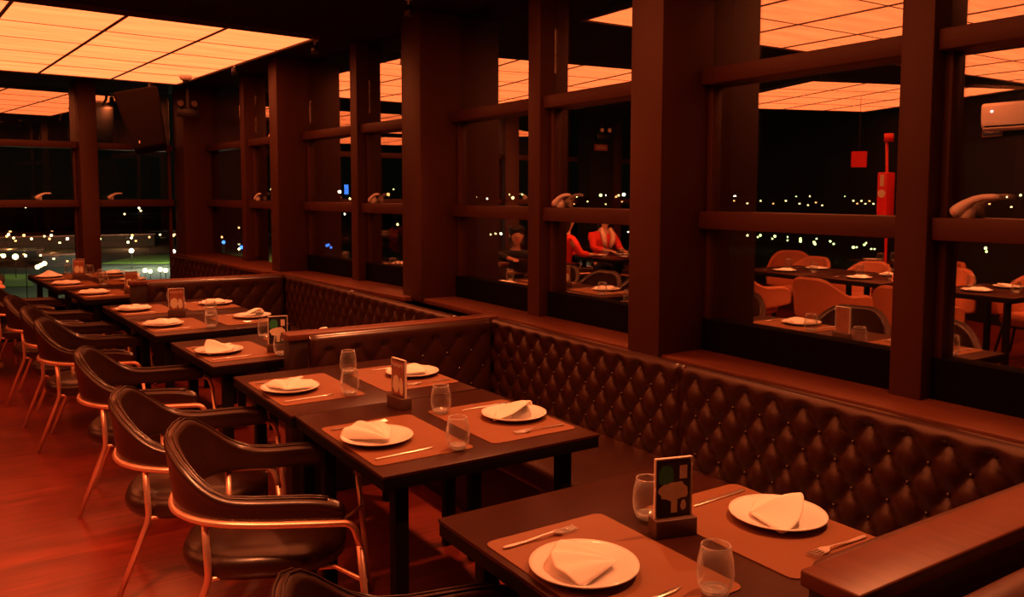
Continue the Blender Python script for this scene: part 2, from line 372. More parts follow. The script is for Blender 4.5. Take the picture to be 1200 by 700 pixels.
# ------------------------------------------------------------------ ceiling fittings
def spot(x, y, label, tgt=None, watts=SPOT_W, cone=96):
    T = thing('ceiling_spotlight', label, 'spotlight', (x, y, ZC-.0), 0, None)
    bm = bmesh.new(); lathe(bm, [(0, 0), (.03, 0), (.03, -.012), (.008, -.014), (.008, -.05), (0, -.05)], 16); obj('mount', bm, M['white_plastic'], T)
    bm = bmesh.new(); lathe(bm, [(0, -.045), (.025, -.05), (.032, -.12), (.026, -.12), (.022, -.07), (0, -.07)], 18); h = obj('lamp_head', bm, M['black_plastic'], T, smooth=True)
    bm = bmesh.new(); lathe(bm, [(0, -.095), (.024, -.095), (.024, -.085), (0, -.085)], 16); obj('bulb', bm, M['spot_glow'], h)
    L = bpy.data.lights.new('spot_beam', 'SPOT'); L.energy = watts; L.color = SPOT_COL; L.spot_size = math.radians(cone); L.spot_blend = 1; L.shadow_soft_size = .05
    lo = bpy.data.objects.new('spot_beam', L); C.objects.link(lo); lo.parent = T; lo.location = (0, 0, -.13)
    if tgt:
        d = Vector(tgt)-Vector((x, y, ZC-.13)); lo.rotation_euler = d.to_track_quat('-Z', 'Y').to_euler()
    return T
spot(2.42, 6.75, 'small ceiling spotlight at the right tip of the big lit panel', (1.2, 6.4, .75))
spot(2.18, 8.35, 'small ceiling spotlight on the edge of the lit panel above the third window bay', (1.0, 8.1, .75), 120)
spot(1.74, 10.2, 'small ceiling spotlight beside the dome camera in the far corner', (.8, 9.4, .75), 110)
spot(2.42, 4.98, 'added ceiling spotlight over the single table, above the picture', (1.4, 4.9, .75))  # this and the following table spots are added to brighten the plates
spot(2.42, 3.25, 'added ceiling spotlight over the second table, above the picture', (1.4, 3.2, .75))
spot(2.42, 1.35, 'added ceiling spotlight over the nearest table, above the picture', (1.45, 1.5, .75))
spot(-1.3, 5.4, 'added ceiling spotlight between the lit panels over the terracotta chairs', (-2.2, 5.6, .6), 420)  # added so the terracotta chairs read brighter in the glass
spot(-1.35, 3.4, 'added ceiling spotlight between the lit panels over the small room table', (-2.2, 4.0, .6), 340)  # added to lift the small table and its plates
spot(-3.3, 4.3, 'added ceiling spotlight in front of the air conditioner wall', (-4.7, 5.0, 2.3), 240)  # no fitting known here, put in to brighten the air conditioner
spot(-1.2, 8.0, 'added ceiling spotlight above the diners at the far left', (-1.5, 9.4, .9), 200)  # added fill light for the diners' table
spot(-.10, 1.6, 'added ceiling spotlight over the near aisle, above the picture', (-.15, 3.5, 0), 420, 62)  # put in to brighten the near aisle floor
# loudspeaker, dome camera, emergency lights in the far corner
T = thing('wall_speaker', 'big dark brown loudspeaker hanging tilted in the far corner under the ceiling', 'speaker', (1.60, 9.95, 2.44), math.radians(-14))
bm = bmesh.new(); v = box(bm, (0, 0, 0), (.46, .30, .66))
for q in v:
    if q.co.z < 0: q.co.x *= .72; q.co.y = q.co.y*.8+.02
bmesh.ops.rotate(bm, verts=v, cent=(0, 0, 0), matrix=Matrix.Rotation(math.radians(-14), 3, 'X') @ Matrix.Rotation(math.radians(-13), 3, 'Y'))
obj('cabinet', bm, M['grille'], T, bevel=.03, seg=4)
bm = bmesh.new(); tube(bm, [(0, .08, .2), (.05, .2, .40), (.05, .22, .48)], .018, 8); obj('bracket', bm, M['black_plastic'], T)
bm = bmesh.new(); box(bm, (-.03, -.19, -.24), (.012, .008, .03)); obj('badge', bm, M['white_plastic'], T)
T = thing('dome_camera', 'white dome security camera on the ceiling beside the loudspeaker', 'camera', (1.93, 9.35, ZC))
bm = bmesh.new(); lathe(bm, [(0, 0), (.065, 0), (.065, -.05), (.05, -.075), (0, -.08)], 20); obj('housing', bm, M['white_plastic'], T, smooth=True)
bm = bmesh.new(); lathe(bm, [(.036, -.066), (.03, -.10), (0, -.115)], 16); obj('lens_dome', bm, M['black_plastic'], T, smooth=True)
def emergency(label, loc, rz, lit):
    T = thing('emergency_light', label, 'emergency light', loc, rz)
    obj('battery_box', bb(-.12, .12, 0, .06, -.06, .04), M['black_plastic'], T, bevel=.008)
    obj('bracket', bb(-.015, .015, .03, .06, .04, ZC-loc[2]), M['black_plastic'], T)
    for s in (-1, 1):
        bm = bmesh.new(); tube(bm, [(s*.075, .02, .09), (s*.075, -.05, .085)], .05, 18, radii=[.035, .05]); h = obj('lamp_head', bm, M['black_plastic'], T, smooth=True)
        bm = bmesh.new(); tube(bm, [(s*.075, -.051, .085), (s*.075, -.056, .085)], .034, 18); obj('lens', bm, M['steel'] if not lit else M['block'], h)
    return T
emergency('twin-headed emergency light on the far corner column under the dome camera', (2.13, 10.25, 2.60), math.radians(-12), 1)
T = emergency('twin-headed emergency light on the pillar behind the diners, seen mirrored', (-2.41, 10.24, 2.56), 0, 0)
T2 = thing('exit_sign', 'small framed sign plate under the mirrored twin emergency light', 'sign', (-2.41, 10.298, 2.38))
obj('plate', bb(-.13, .13, 0, .012, -.05, .05), M['card_rust'], T2)
text_mesh('lettering', 'SAIDA', .07, M['card_pale'], T2, Matrix.Translation((0, -.001, 0)) @ Matrix.Rotation(PI/2, 4, 'X'))
tn[0] += 1; struct(obj('trim_%d' % tn[0], bb(-2.62, -2.2, 10.31, 10.62, 0, ZC), M['wall']))

# air conditioner on the left wall
awa = math.atan2(9.4-5.2, -6.3+4.75)   # wall direction
def onleft(t, off=0): 
    d = Vector((math.cos(awa), math.sin(awa))); n = Vector((d.y, -d.x)); p = Vector((-4.75, 5.2))+d*t+n*off; return (p.x, p.y)
px_, py_ = -4.62, 4.95
T = thing('air_conditioner', 'white split air conditioner high on the left wall, mirrored at the right edge', 'air conditioner', (-4.73, 4.95, 2.60), PI/2)
bm = bmesh.new(); prof = [(0, -.15), (.02, -.17), (.17, -.165), (.215, -.12), (.235, -.02), (.235, .13), (.20, .165), (0, .165)]
a = [bm.verts.new((-.55, -y, z)) for y, z in prof]; b_ = [bm.verts.new((.55, -y, z)) for y, z in prof]
bm.faces.new(a); bm.faces.new(b_[::-1])
for i in range(len(prof)): j = (i+1) % len(prof); bm.faces.new((a[j], a[i], b_[i], b_[j]))
obj('casing', bm, M['white_plastic'], T, bevel=.012)
obj('louvre', bb(-.50, .50, -.262, -.225, -.148, -.138), M['white_plastic'], T)
obj('air_outlet', bb(-.50, .50, -.243, -.2, -.128, -.112), M['dark'], T)
bm = bmesh.new(); tube(bm, [(.42, -.234, .06), (.42, -.240, .06)], .012, 12); obj('status_light', bm, emit('white_led', (1, .95, .85), 6), T)
T = thing('exit_sign', 'small framed exit sign on the dark wall left of the air conditioner', 'sign', (*onleft(.35, .012), 2.45), awa-PI/2+PI/2)
obj('frame', bb(-.16, .16, -.012, 0, -.07, .07), M['card_rust'], T); obj('plate', bb(-.15, .15, -.014, -.012, -.06, .06), M['card_black'], T)
text_mesh('lettering', 'SAIDA', .085, M['card_pale'], T, Matrix.Translation((0, -.0155, 0)) @ Matrix.Rotation(PI/2, 4, 'X'))
# fire extinguisher point: red hose pipe, cabinet label, red square sign, standing on a pillar in the room
T = thing('fire_alarm_post', 'red fire alarm pipe with a red call box, mirrored beside the right mullion', 'fire alarm', (-3.62, 6.14, 0))
bm = bmesh.new(); tube(bm, [(0, 0, 0), (0, 0, 1.4), (.06, 0, 2.34)], .016, 10); obj('pipe', bm, M['red'], T, smooth=True)
obj('call_box', bb(-.02, .15, -.08, .05, 1.36, 1.92), M['red'], T, bevel=.01)
bm = bmesh.new(); tube(bm, [(.151, -.015, 1.66), (.158, -.015, 1.66)], .05, 18); box(bm, (.153, -.015, 1.82), (.006, .05, .14)); obj('dial', bm, M['card_food'], T)
bm = bmesh.new(); tube(bm, [(.05, -.02, 2.30), (.05, -.02, 2.40)], .055, 14); obj('siren', bm, M['red'], T, smooth=True)
T = thing('safety_sign', 'plain red square sign mirrored against the dark room', 'sign', (-3.42, 6.42, 2.09), math.radians(60))
obj('sign_board', bb(-.09, .09, -.006, .006, -.1, .1), M['red'], T)
bm = bmesh.new(); tube(bm, [(0, 0, .1), (0, 0, ZC-2.09)], .003, 6); obj('hanger', bm, M['black_plastic'], T)

# ------------------------------------------------------------------ banquettes
def tuft_panel(name, L, z0, z1, parent, th=.085, a=.14, brow=.085, top_row=.85, phase=0, edge=.03, res=.0115, amp=.026):
    """Upholstered back: local x along, -y = front, z up.  Returns (object, button positions)"""
    nx = max(8, int(L/res)); nz = int((z1-z0)/res); R = .042
    bm = bmesh.new(); rows = []
    xs = np.linspace(0, L, nx+1); zs = np.linspace(z0, z1-R, nz+1)
    def H(x, z):
        p = (x-phase)/a + (z-top_row)/(2*brow); q = (x-phase)/a - (z-top_row)/(2*brow)
        if z > top_row:   # vertical pleats fade into the smooth top roll
            t = min(1, (z-top_row)/.022); u = (x-phase)/a
            f = abs(math.sin(PI*u)); return (1-t)*amp*f**.6 + t*amp
        h = (abs(math.sin(PI*p))*abs(math.sin(PI*q)))**.5
        # distance to nearest button
        best = 9
        for dp in (math.floor(p), math.floor(p)+1):
            for dq in (math.floor(q), math.floor(q)+1):
                if (dp+dq) % 1 == 0:
                    bx = (dp+dq)/2*a; bz = (dp-dq)*brow
                    best = min(best, math.hypot(x-phase-bx, z-top_row-bz))
        return amp*h - .006*math.exp(-(best/.016)**2)
    for z in zs:
        row = []
        for x in xs:
            e = min(1, min(x, L-x)/edge); e = math.sin(e*PI/2)
            row.append(bm.verts.new((x, -(th-.035) - H(x, z)*e + (1-e)*.012, z)))
        rows.append(row)
    # top roll: quarter-round over to the back
    yf = -(th-.035)-amp; zc = z1-R
    for k in range(1, 9):
        ang = k/8*PI; row = []
        for x in xs:
            e = min(1, min(x, L-x)/edge); e = math.sin(e*PI/2)
            y = (yf*e - (1-e)*(th-.045)); yy = y/2 + y/2*math.cos(ang); zz = zc + R*math.sin(ang)*(0.8+.2*e)
            row.append(bm.verts.new((x, yy, zz)))
        rows.append(row)
    rows.append([bm.verts.new((x, 0, z0)) for x in xs])
    for A, B in zip(rows, rows[1:]):
        for i in range(nx): bm.faces.new((A[i], A[i+1], B[i+1], B[i]))
    bm.faces.new([r[0] for r in rows][::-1] ); bm.faces.new([r[-1] for r in rows])
    A, B = rows[-1], rows[0]
    for i in range(nx): bm.faces.new((A[i], A[i+1], B[i+1], B[i]))
    o = obj(name, bm, M['leather'], parent, smooth=True)
    btn = []
    k = 0; z = top_row
    while z > z0+.03:
        x = phase + (k % 2)*a/2
        while x-a > .02: x -= a
        while x < .03: x += a
        while x < L-.03: btn.append((x, -(th-.035)+.004, z)); x += a
        z -= brow; k += 1
    return o, btn
bmesh_btn = None
def button_mesh():
    bm = bmesh.new(); lathe(bm, [(0, .010), (.006, .0085), (.010, .004), (.011, 0), (0, -.002)], 12)
    bmesh.ops.rotate(bm, verts=bm.verts, cent=(0, 0, 0), matrix=Matrix.Rotation(PI/2, 3, 'X'))
    me = bpy.data.meshes.new('button'); bm.to_mesh(me); bm.free(); me.materials.append(M['button'])
    for p in me.polygons: p.use_smooth = True
    return me
BTN = button_mesh()
def back(parent, pa, pb, z0=.44, z1=.90, **kw):
    """panel whose REAR line runs a->b; front is to the right of... chosen so that local -y faces the seat"""
    A_ = Vector(pa); B_ = Vector(pb); L = (B_-A_).length; ang = math.atan2(B_.y-A_.y, B_.x-A_.x)
    o, btn = tuft_panel('back_panel', L, z0, z1, parent, **kw); o.location = (A_.x, A_.y, 0); o.rotation_euler[2] = ang
    for x, y, z in btn:
        c = bpy.data.objects.new('button', BTN); C.objects.link(c); c.parent = o; c.location = (x, y, z)
    return o
def seatrun(parent, pts, wid, z0=.33, z1=.45):
    a, b = Vector(pts[0]), Vector(pts[1]); L = (b-a).length; ang = math.atan2(b.y-a.y, b.x-a.x)
    return obj('seat', bb(0, L, -wid, 0, z0, z1), M['leather'], parent, bevel=.03, seg=4, loc=(a.x, a.y, 0), rz=ang), \
        obj('seat_base', bb(0, L, -wid+.04, 0, 0, z0+.01), M['wood_dark'], parent, loc=(a.x, a.y, 0), rz=ang)
# local -y is the front: for the window run go from far (a) to near (b): direction -y world => local -y = world -x
def banquette(label, far, mid, near, div_left=None, phases=(.05, .05), div=None):
    T = thing('banquette', label, 'banquette', (0, 0, 0))
    back(T, far, mid, phase=phases[0]); back(T, mid, near, phase=phases[1])
    seatrun(T, (far, near), .62)
    if div:   # back cushion against the divider at the far end, facing the camera
        back(T, div[0], div[1], phase=.10, brow=.10, a=.16, top_row=.82, amp=.014)
        s = Vector(div[0]); e_ = Vector(div[1])
    return T
# booth A
banquette('nearest tufted dark leather banquette under the right windows', (2.655, 4.245), (2.655, 2.628), (2.655, 1.055),
          div=((1.46, 4.255), (2.585, 4.255)), phases=(.085, .085))
banquette('second tufted leather banquette, beyond the first wooden divider', (2.44, 7.55), (2.47, 6.0), (2.505, 4.43),
          div=((1.20, 7.56), (2.36, 7.56)), phases=(.06, .06))
banquette('farthest tufted leather banquette, in the corner by the end windows', (2.06, 10.75), (2.26, 9.2), (2.445, 7.78), phases=(.06, .06))
T = thing('banquette', 'leather banquette back at the bottom right corner, in front of the nearest divider', 'banquette', (0, 0, 0))
bm = bmesh.new(); L_ = 1.16
prof = [(0, .44), (0, .84), (-.02, .872), (-.055, .885), (-.10, .865), (-.125, .82), (-.125, .44)]
a_ = [bm.verts.new((0, y, z)) for y, z in prof]; b_ = [bm.verts.new((L_, y, z)) for y, z in prof]; n_ = len(prof)
bm.faces.new(a_[::-1]); bm.faces.new(b_)
for i in range(n_): bm.faces.new((a_[i], a_[(i+1) % n_], b_[(i+1) % n_], b_[i]))
obj('back_panel', bm, M['leather_roll'], T, bevel=.02, seg=3, loc=(1.47, .85, 0))
back(T, (2.655, .86), (2.655, -.7), phase=.08)
obj('seat', bb(1.5, 2.6, .15, .73, .33, .45), M['leather'], T, bevel=.03, seg=4)
obj('seat_base', bb(1.55, 2.6, .20, .73, 0, .34), M['wood_dark'], T)
# dividers
def divider(label, x0, x1, y0, y1, rz=0, extra=None):
    T = thing('booth_divider', label, 'divider', ((x0+x1)/2, (y0+y1)/2, 0), rz)
    w_, d_ = (x1-x0)/2, (y1-y0)/2
    obj('panel', bb(-w_+.012, w_, -d_+.012, d_-.012, 0, .865), M['wood_dark'], T, bevel=.004)
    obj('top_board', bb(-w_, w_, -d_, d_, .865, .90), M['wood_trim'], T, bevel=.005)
    return T
divider('nearest wooden booth divider, running off the lower right edge', 1.36, 2.66, .90, 1.035)
divider('wooden booth divider with dark end panel between the first two booths', 1.36, 2.66, 4.27, 4.40)
divider('farthest wooden booth divider, behind the double table in the second booth', 1.07, 2.39, 7.575, 7.69)
# inner cushion rail on the near divider (smooth leather, facing the nearest table)
o = tag(obj('bolster_cushion', bb(1.47, 2.56, 1.037, 1.105, .62, .872), M['leather_roll'], None, bevel=.03, seg=4), 'smooth leather back bolster along the inner side of the nearest divider', 'cushion')

# ------------------------------------------------------------------ chairs
def upath(off=0.0, n=15):
    """U in plan from right arm tip round the back to the left arm tip. off>0 = outwards"""
    P = []
    for k in range(5): x = .285-.305*k/5; P.append((x, -(.285+.03*(x+.02)/.27), 'a'))
    for k in range(n+1):
        t = -PI/2 + PI*k/n; c, s = math.cos(t), math.sin(t)
        P.append((-.02-.27*abs(c)**.80, .285*math.copysign(abs(s)**.85, s), 'b'))
    for k in range(1, 6): x = -.02+.305*k/5; P.append((x, (.285+.03*(x+.02)/.27), 'a'))
    Q = []
    for i, p in enumerate(P):
        a = Vector(P[max(0, i-1)][:2]); c = Vector(P[min(len(P)-1, i+1)][:2]); d = (c-a).normalized(); n_ = Vector((-d.y, d.x))
        n_ = -n_ if False else n_
        # going from right tip (y<0) backwards: outward normal points to -y there
        nn = Vector((-d.y, d.x))
        if nn.dot(Vector(P[i][:2]) - Vector((.0, 0))) < 0 and P[i][2] == 'b': nn = -nn
        if P[i][2] == 'a' and nn.y*P[i][1] < 0: nn = -nn
        Q.append((Vector(P[i][:2])+nn*off, nn))
    return Q
def ztop(p):
    # highest over the middle of the back, sweeping down to the arms round the rear corners
    s = abs(p.y) + max(0, p.x+.29)*.9
    t = max(0, min(1, (.50-s)/.40)); t = t*t*(3-2*t); return .645+.175*t
def make_chair(name, label, leather, cat='chair', tub=False):
    T = thing(name, label, cat)
    Q = upath(); rings = []; bm = bmesh.new(); NQ = len(Q)
    for i, (p, n_) in enumerate(Q):
        zt = ztop(p); zb = .560+.012*max(0, min(1, (-p.x)/.25)); e = min(i, NQ-1-i)
        cap = [.72, .93, 1][min(e, 2)]
        if tub: zb = .41+.04*max(0, p.x/.285)
        zt = zb+(zt-zb)*cap; lean = .03*max(0, min(1, (-p.x)/.25))
        th = .024
        prof = [(th*.7, zb), (th, zb+.015), (th*.9, (zb+zt)/2), (th*.95, zt-.03), (th*1.15, zt-.014), (th*.6, zt), (0, zt+.005), (-th*.6, zt), (-th*1.15, zt-.014), (-th*.95, zt-.03), (-th*.9, (zb+zt)/2), (-th, zb+.015), (-th*.7, zb)]
        rings.append([bm.verts.new((p.x+n_.x*(o_+lean*(z-zb)/.25), p.y+n_.y*(o_+lean*(z-zb)/.25), z)) for o_, z in prof])
    m_ = len(rings[0])
    for A, B in zip(rings, rings[1:]):
        for k in range(m_): bm.faces.new((A[k], B[k], B[(k+1) % m_], A[(k+1) % m_]))
    bm.faces.new(rings[0]); bm.faces.new(rings[-1][::-1])
    bmesh.ops.recalc_face_normals(bm, faces=bm.faces)
    o = obj('backrest', bm, leather, T, smooth=True); md = o.modifiers.new('s', 'SUBSURF'); md.levels = 1; md.render_levels = 2
    for s in (-1, 1):   # twin seams on the top roll
        pts = []
        for i, (p, n_) in enumerate(Q[1:-1]):
            zb = .560+.012*max(0, min(1, (-p.x)/.25)); zt = ztop(p); lean = .03*max(0, min(1, (-p.x)/.25))
            e = min(i+1, NQ-2-i); cap = [.72, .93, 1][min(e, 2)]
            if tub: zb = .41+.04*max(0, p.x/.285)
            zt = zb+(zt-zb)*cap
            k = .010*s+lean*(zt-zb)/.25; pts.append((p.x+n_.x*k, p.y+n_.y*k, zt+.0035))
        bm = bmesh.new(); tube(bm, pts, .0035, 6); obj('piping', bm, leather, T, smooth=True)
    # seat pad
    bm = bmesh.new(); N = 40; prof = [(.0, .462, 0), (.6, .468, 0), (.88, .462, 0), (.97, .445, 0), (1.0, .425, 0), (.985, .395, 0), (.93, .375, 0), (.0, .37, 0)]
    rings = []
    for s, z, _ in prof:
        if s == 0: rings.append([bm.verts.new((-.005, 0, z-.022))]); continue
        rr = []
        for k in range(N):
            t = 2*PI*k/N; c, q = math.cos(t), math.sin(t)
            rr.append(bm.verts.new((-.005+s*.285*math.copysign(abs(c)**.8, c), s*.262*math.copysign(abs(q)**.75, q), z - .022 - .01*(c > 0)*c)))
        rings.append(rr)
    for A, B in zip(rings, rings[1:]):
        for k in range(N):
            k2 = (k+1) % N
            if len(A) == 1: bm.faces.new((A[0], B[k], B[k2]))
            elif len(B) == 1: bm.faces.new((A[k2], A[k], B[0]))
            else: bm.faces.new((A[k2], A[k], B[k], B[k2]))
    bmesh.ops.recalc_face_normals(bm, faces=bm.faces)
    obj('seat', bm, leather, T, smooth=True)
    # arm tube that turns down into the front legs
    Qo = upath(.030 if not tub else .0); pts = [(p.x, p.y, .566+.018*max(0, min(1, (-p.x)/.25))) for p, n_ in Qo]
    R = .0120
    if tub:
        for sx_ in (-1, 1):
            for s in (-1, 1):
                bm = bmesh.new(); tube(bm, [(sx_*.17, s*.18, .38), (sx_*.24, s*.25, 0)], .013, 10, radii=[.016, .010]); obj('leg', bm, M['table_leg'], T, smooth=True)
        return T
    bm = bmesh.new(); tube(bm, fillet([(pts[0][0]+.045, pts[0][1], .48), (pts[0][0]+.022, pts[0][1], .566)] + pts[1:-1] + [(pts[-1][0]+.022, pts[-1][1], .566), (pts[-1][0]+.045, pts[-1][1], .48)], .035, 5), R, 10)
    obj('arm_tube', bm, M['copper'], T, smooth=True)
    for s in (-1, 1):
        bm = bmesh.new(); tube(bm, [(pts[0][0]+.042, s*abs(pts[0][1]), .49), (pts[0][0]+.085, s*(abs(pts[0][1])-.02), 0)], R, 10); obj('leg', bm, M['copper'], T, smooth=True)
        bm = bmesh.new(); tube(bm, fillet([(-.175, s*.268, .575), (-.17, s*.246, .365), (-.31, s*.224, 0)], .03, 4), R, 10); obj('leg', bm, M['copper'], T, smooth=True)
    bm = bmesh.new()
    for s in (-1, 1): tube(bm, [(-.17, s*.246, .365), (-.1, s*.19, .350), (.24, s*.19, .350), (pts[0][0]+.063, s*(abs(pts[0][1])-.005), .36)], .008, 8)
    tube(bm, [(-.1, -.19, .350), (-.1, .19, .350)], .008, 8); tube(bm, [(.2, -.19, .35), (.2, .19, .35)], .008, 8)
    obj('seat_frame', bm, M['copper'], T, smooth=True)
    return T
C7X, C7Y = .79, 1.53
GA = 'brown armchairs along the aisle'
chair = make_chair('armchair', 'brown leather armchair with rose copper legs, closest whole one, at the second table', M['chair_leather'])
chair['group'] = GA
A16 = math.radians(-22)
chair.location = (.855, 2.95, 0); chair.rotation_euler[2] = A16
for x, y, a, lab in [(C7X, C7Y, -19, 'brown leather armchair at the nearest table, only its back and arm in the bottom edge'),
                     (.765, 3.64, -17, 'brown leather armchair, second whole one from the camera, at the second table'),
                     (.74, 4.78, -15, 'brown leather armchair, third from the camera, at the small single table in the second booth'),
                     (.63, 6.10, -14, 'brown leather armchair, fourth from the camera, at the double table with a menu stand'),
                     (.58, 6.80, -13, 'brown leather armchair, fifth from the camera, far half of the double table'),
                     (.50, 7.62, -12, 'brown leather armchair, sixth from the camera, at the single table before the end windows'),
                     (.36, 8.75, -11, 'brown leather armchair at the left edge with its copper leg frame fully visible')]:
    dup(chair, (x, y, 0), math.radians(a), lab, GA)
GT = 'terracotta armchairs mirrored in the glass'
tc_ = make_chair('armchair', 'terracotta armchair with its back to the aisle, middle of the mirrored row', M['terracotta'], tub=True); tc_['group'] = GT
tc_.location = (-1.30, 5.25, 0); tc_.rotation_euler[2] = PI
for x, y, a, lab in [(-1.28, 6.25, 185, 'terracotta armchair with its back to the aisle, left end of the mirrored row'),
                     (-1.30, 4.35, 176, 'terracotta armchair with its back to the aisle, right end of the mirrored row'),
                     (-3.05, 6.10, -5, 'terracotta armchair across the mirrored table, facing the aisle, centre'),
                     (-3.10, 7.00, 2, 'terracotta armchair across the mirrored table, facing the aisle, left'),
                     (-3.85, 7.75, -40, 'terracotta armchair turned sideways behind the mirrored table'),
                     (-3.00, 5.10, 4, 'terracotta armchair across the mirrored table beside the mullion'),
                     (-2.95, 4.10, -8, 'terracotta armchair mirrored at the right edge, wide back seen above the round plates'),
                     (-2.25, 4.75, -80, 'narrow terracotta armchair mirrored right of the mullion'),
                     (-3.9, 5.7, 30, 'farthest terracotta armchair mirrored right of the mullion'),
                     (-2.35, 3.10, 80, 'terracotta armchair on the near side of the mirrored small table')]:
    dup(tc_, (x, y, 0), math.radians(a), lab, GT)

# ------------------------------------------------------------------ tables
def make_table(w=.88, d=.865, label='', name='dining_table'):
    """local: x 0..w (aisle to window), y 0..d"""
    T = thing(name, label, 'table')
    obj('tabletop', bb(0, w, .002, d-.002, .738, .75), M['table'], T, bevel=.002)
    obj('apron', bb(.003, w-.003, .004, d-.004, .700, .738), M['table_leg'], T, bevel=.002)
    for x in (.10, w-.10):
        for y in (.10, d-.10):
            bm = bmesh.new(); v = box(bm, (x, y, .35), (.05, .05, .70))
            obj('leg', bm, M['table_leg'], T, bevel=.004)
    return T
GTb = 'dark dining tables along the booths'
tab = make_table(label='dark wood dining table in the right foreground, set for two')
tab['group'] = GTb
tab.location = (1.045, 1.125, 0)
R_ = math.radians
TABLES = {'t1': (tab, (1.045, 1.125), 0, 'nearest table')}
for key, x, y, rz, lab, place in [
    ('t2a', 1.055, 2.375, .0, 'dark dining table, near half of the joined pair in the nearest booth', 'near half of the second table'),
    ('t2b', 1.040, 3.242, .6, 'dark dining table, far half of the joined pair in the nearest booth', 'far half of the second table'),
    ('t3', 1.005, 4.395, 3.2, 'dark single dining table just beyond the first wooden divider', 'single table past the divider'),
    ('t4a', .925, 5.54, 3.4, 'dark dining table, near half of the joined pair in the second booth', 'near half of the second booth pair'),
    ('t4b', .875, 6.405, 3.8, 'dark dining table, far half of the joined pair in the second booth', 'far half of the second booth pair'),
    ('t5', .755, 7.745, 5.0, 'dark single dining table at the end of the second booth', 'single table before the end windows'),
    ('t6a', .620, 8.72, 5.5, 'dark dining table, near half of the last pair by the end windows', 'near half of the last table pair'),
    ('t6b', .535, 9.585, 5.5, 'dark dining table, far half of the last pair by the end windows', 'far half of the last table pair')]:
    T = dup(tab, (x, y, 0), R_(rz), lab, GTb); TABLES[key] = (T, (x, y), R_(rz), place)
# divider end cap kept clear of tables 3 and 5
def loc_on(key, x, y, z=.75):
    _, o, a, _ = TABLES[key]; c, s = math.cos(a), math.sin(a); return (o[0]+c*x-s*y, o[1]+s*x+c*y, z)

# placemat / plate / napkin / cutlery / glass prototypes
first = {}
def put(kind, maker, loc, rz, label, group):
    if kind not in first: o = maker(); first[kind] = o; o.location = loc; o.rotation_euler = (0, 0, rz); o['label'] = label; o['group'] = group; return o
    return dup(first[kind], loc, rz, label, group)
def mk_mat():
    o = tag(obj('placemat', prism(bmesh.new(), rrect(-.19, .19, -.265, .265, .025), 0, .003), M['placemat']), '', 'placemat'); return o
def mk_plate():
    bm = bmesh.new(); lathe(bm, [(0, .002), (.075, .002), (.078, 0), (.085, .001), (.128, .018), (.132, .020), (.131, .023), (.120, .0205), (.088, .008), (.080, .0065), (0, .006)], 56)
    return tag(obj('dinner_plate', bm, M['porcelain'], smooth=True), '', 'plate')
def napkin(kind):
    bm = bmesh.new(); random.seed(kind)
    if kind == 0:     # flat folded cone with pleats
        spec = [(-.95, .0), (-.60, .018), (-.30, .006), (-.05, .020), (.25, .007), (.55, .018), (.85, .002)]; Lr, tip = .135, (-.075, 0, .012)
    elif kind == 1:   # standing peak
        spec = [(-1.2, 0), (-.65, .020), (-.1, .050), (.12, .058), (.35, .030), (.8, .014), (1.2, 0)]; Lr, tip = .12, (-.07, 0, .006)
    else:
        spec = [(-.55, .0), (-.30, .022), (-.12, .010), (.08, .028), (.26, .012), (.45, .020), (.62, 0)]; Lr, tip = .165, (-.085, 0, .016)
    Lr *= 1.22; spec = [(a, h*(1.8 if kind != 1 else 1.1)) for a, h in spec]; tip = (tip[0]*1.1, 0, tip[2])
    t = bm.verts.new(tip); N = 6; rows = []
    for i in range(1, N+1):
        s = i/N; rows.append([bm.verts.new((tip[0]+Lr*s*math.cos(a), Lr*s*math.sin(a)*1.0, tip[2]*(1-s)+h*math.sin(min(1, s*1.05)*PI/2) + .002)) for a, h in spec])
    k = len(spec)
    for j in range(k-1): bm.faces.new((t, rows[0][j], rows[0][j+1]))
    for A, B in zip(rows, rows[1:]):
        for j in range(k-1): bm.faces.new((A[j], B[j], B[j+1], A[j+1]))
    o = tag(obj('napkin', bm, M['napkin'], smooth=True), '', 'napkin')
    o.modifiers.new('s', 'SUBSURF').render_levels = 2; sd = o.modifiers.new('t', 'SOLIDIFY'); sd.thickness = .003; sd.offset = 1
    return o
def mk_fork():
    bm = bmesh.new(); S = [(-.10, .004), (-.085, .0055), (-.04, .004), (.02, .0028), (.038, .004), (.05, .0115), (.062, .0125)]
    zf = lambda x: .003+.006*math.exp(-((x-.03)/.03)**2)+.004*max(0, (x-.07)/.03)
    pr = None
    for x, h in S:
        v = [bm.verts.new((x, -h, zf(x))), bm.verts.new((x, h, zf(x))), bm.verts.new((x, h, zf(x)+.0022)), bm.verts.new((x, -h, zf(x)+.0022))]
        if pr:
            for k in range(4): bm.faces.new((pr[k], pr[(k+1) % 4], v[(k+1) % 4], v[k]))
        else: bm.faces.new(v[::-1])
        pr = v
    bm.faces.new(pr)
    for i in range(4):
        y = -.0105+.007*i
        tube(bm, [(.060, y, zf(.06)+.001), (.08, y, zf(.08)+.001), (.103, y, zf(.103)+.001)], .0016, 6)
    bmesh.ops.scale(bm, verts=bm.verts, vec=(1.12, 1.15, 1)); bmesh.ops.recalc_face_normals(bm, faces=bm.faces)
    return tag(obj('fork', bm, M['steel'], smooth=False), '', 'fork')
def mk_knife():
    bm = bmesh.new(); prism(bm, [(-.115, -.004), (-.11, -.0065), (-.02, -.0055), (.0, -.004), (.01, -.008), (.09, -.0085), (.112, -.002), (.115, .003), (.0, .0045), (-.02, .0055), (-.11, .0065), (-.115, .004)], .001, .0045)
    return tag(obj('knife', bm, M['steel'], bevel=.0008, seg=1), '', 'knife')
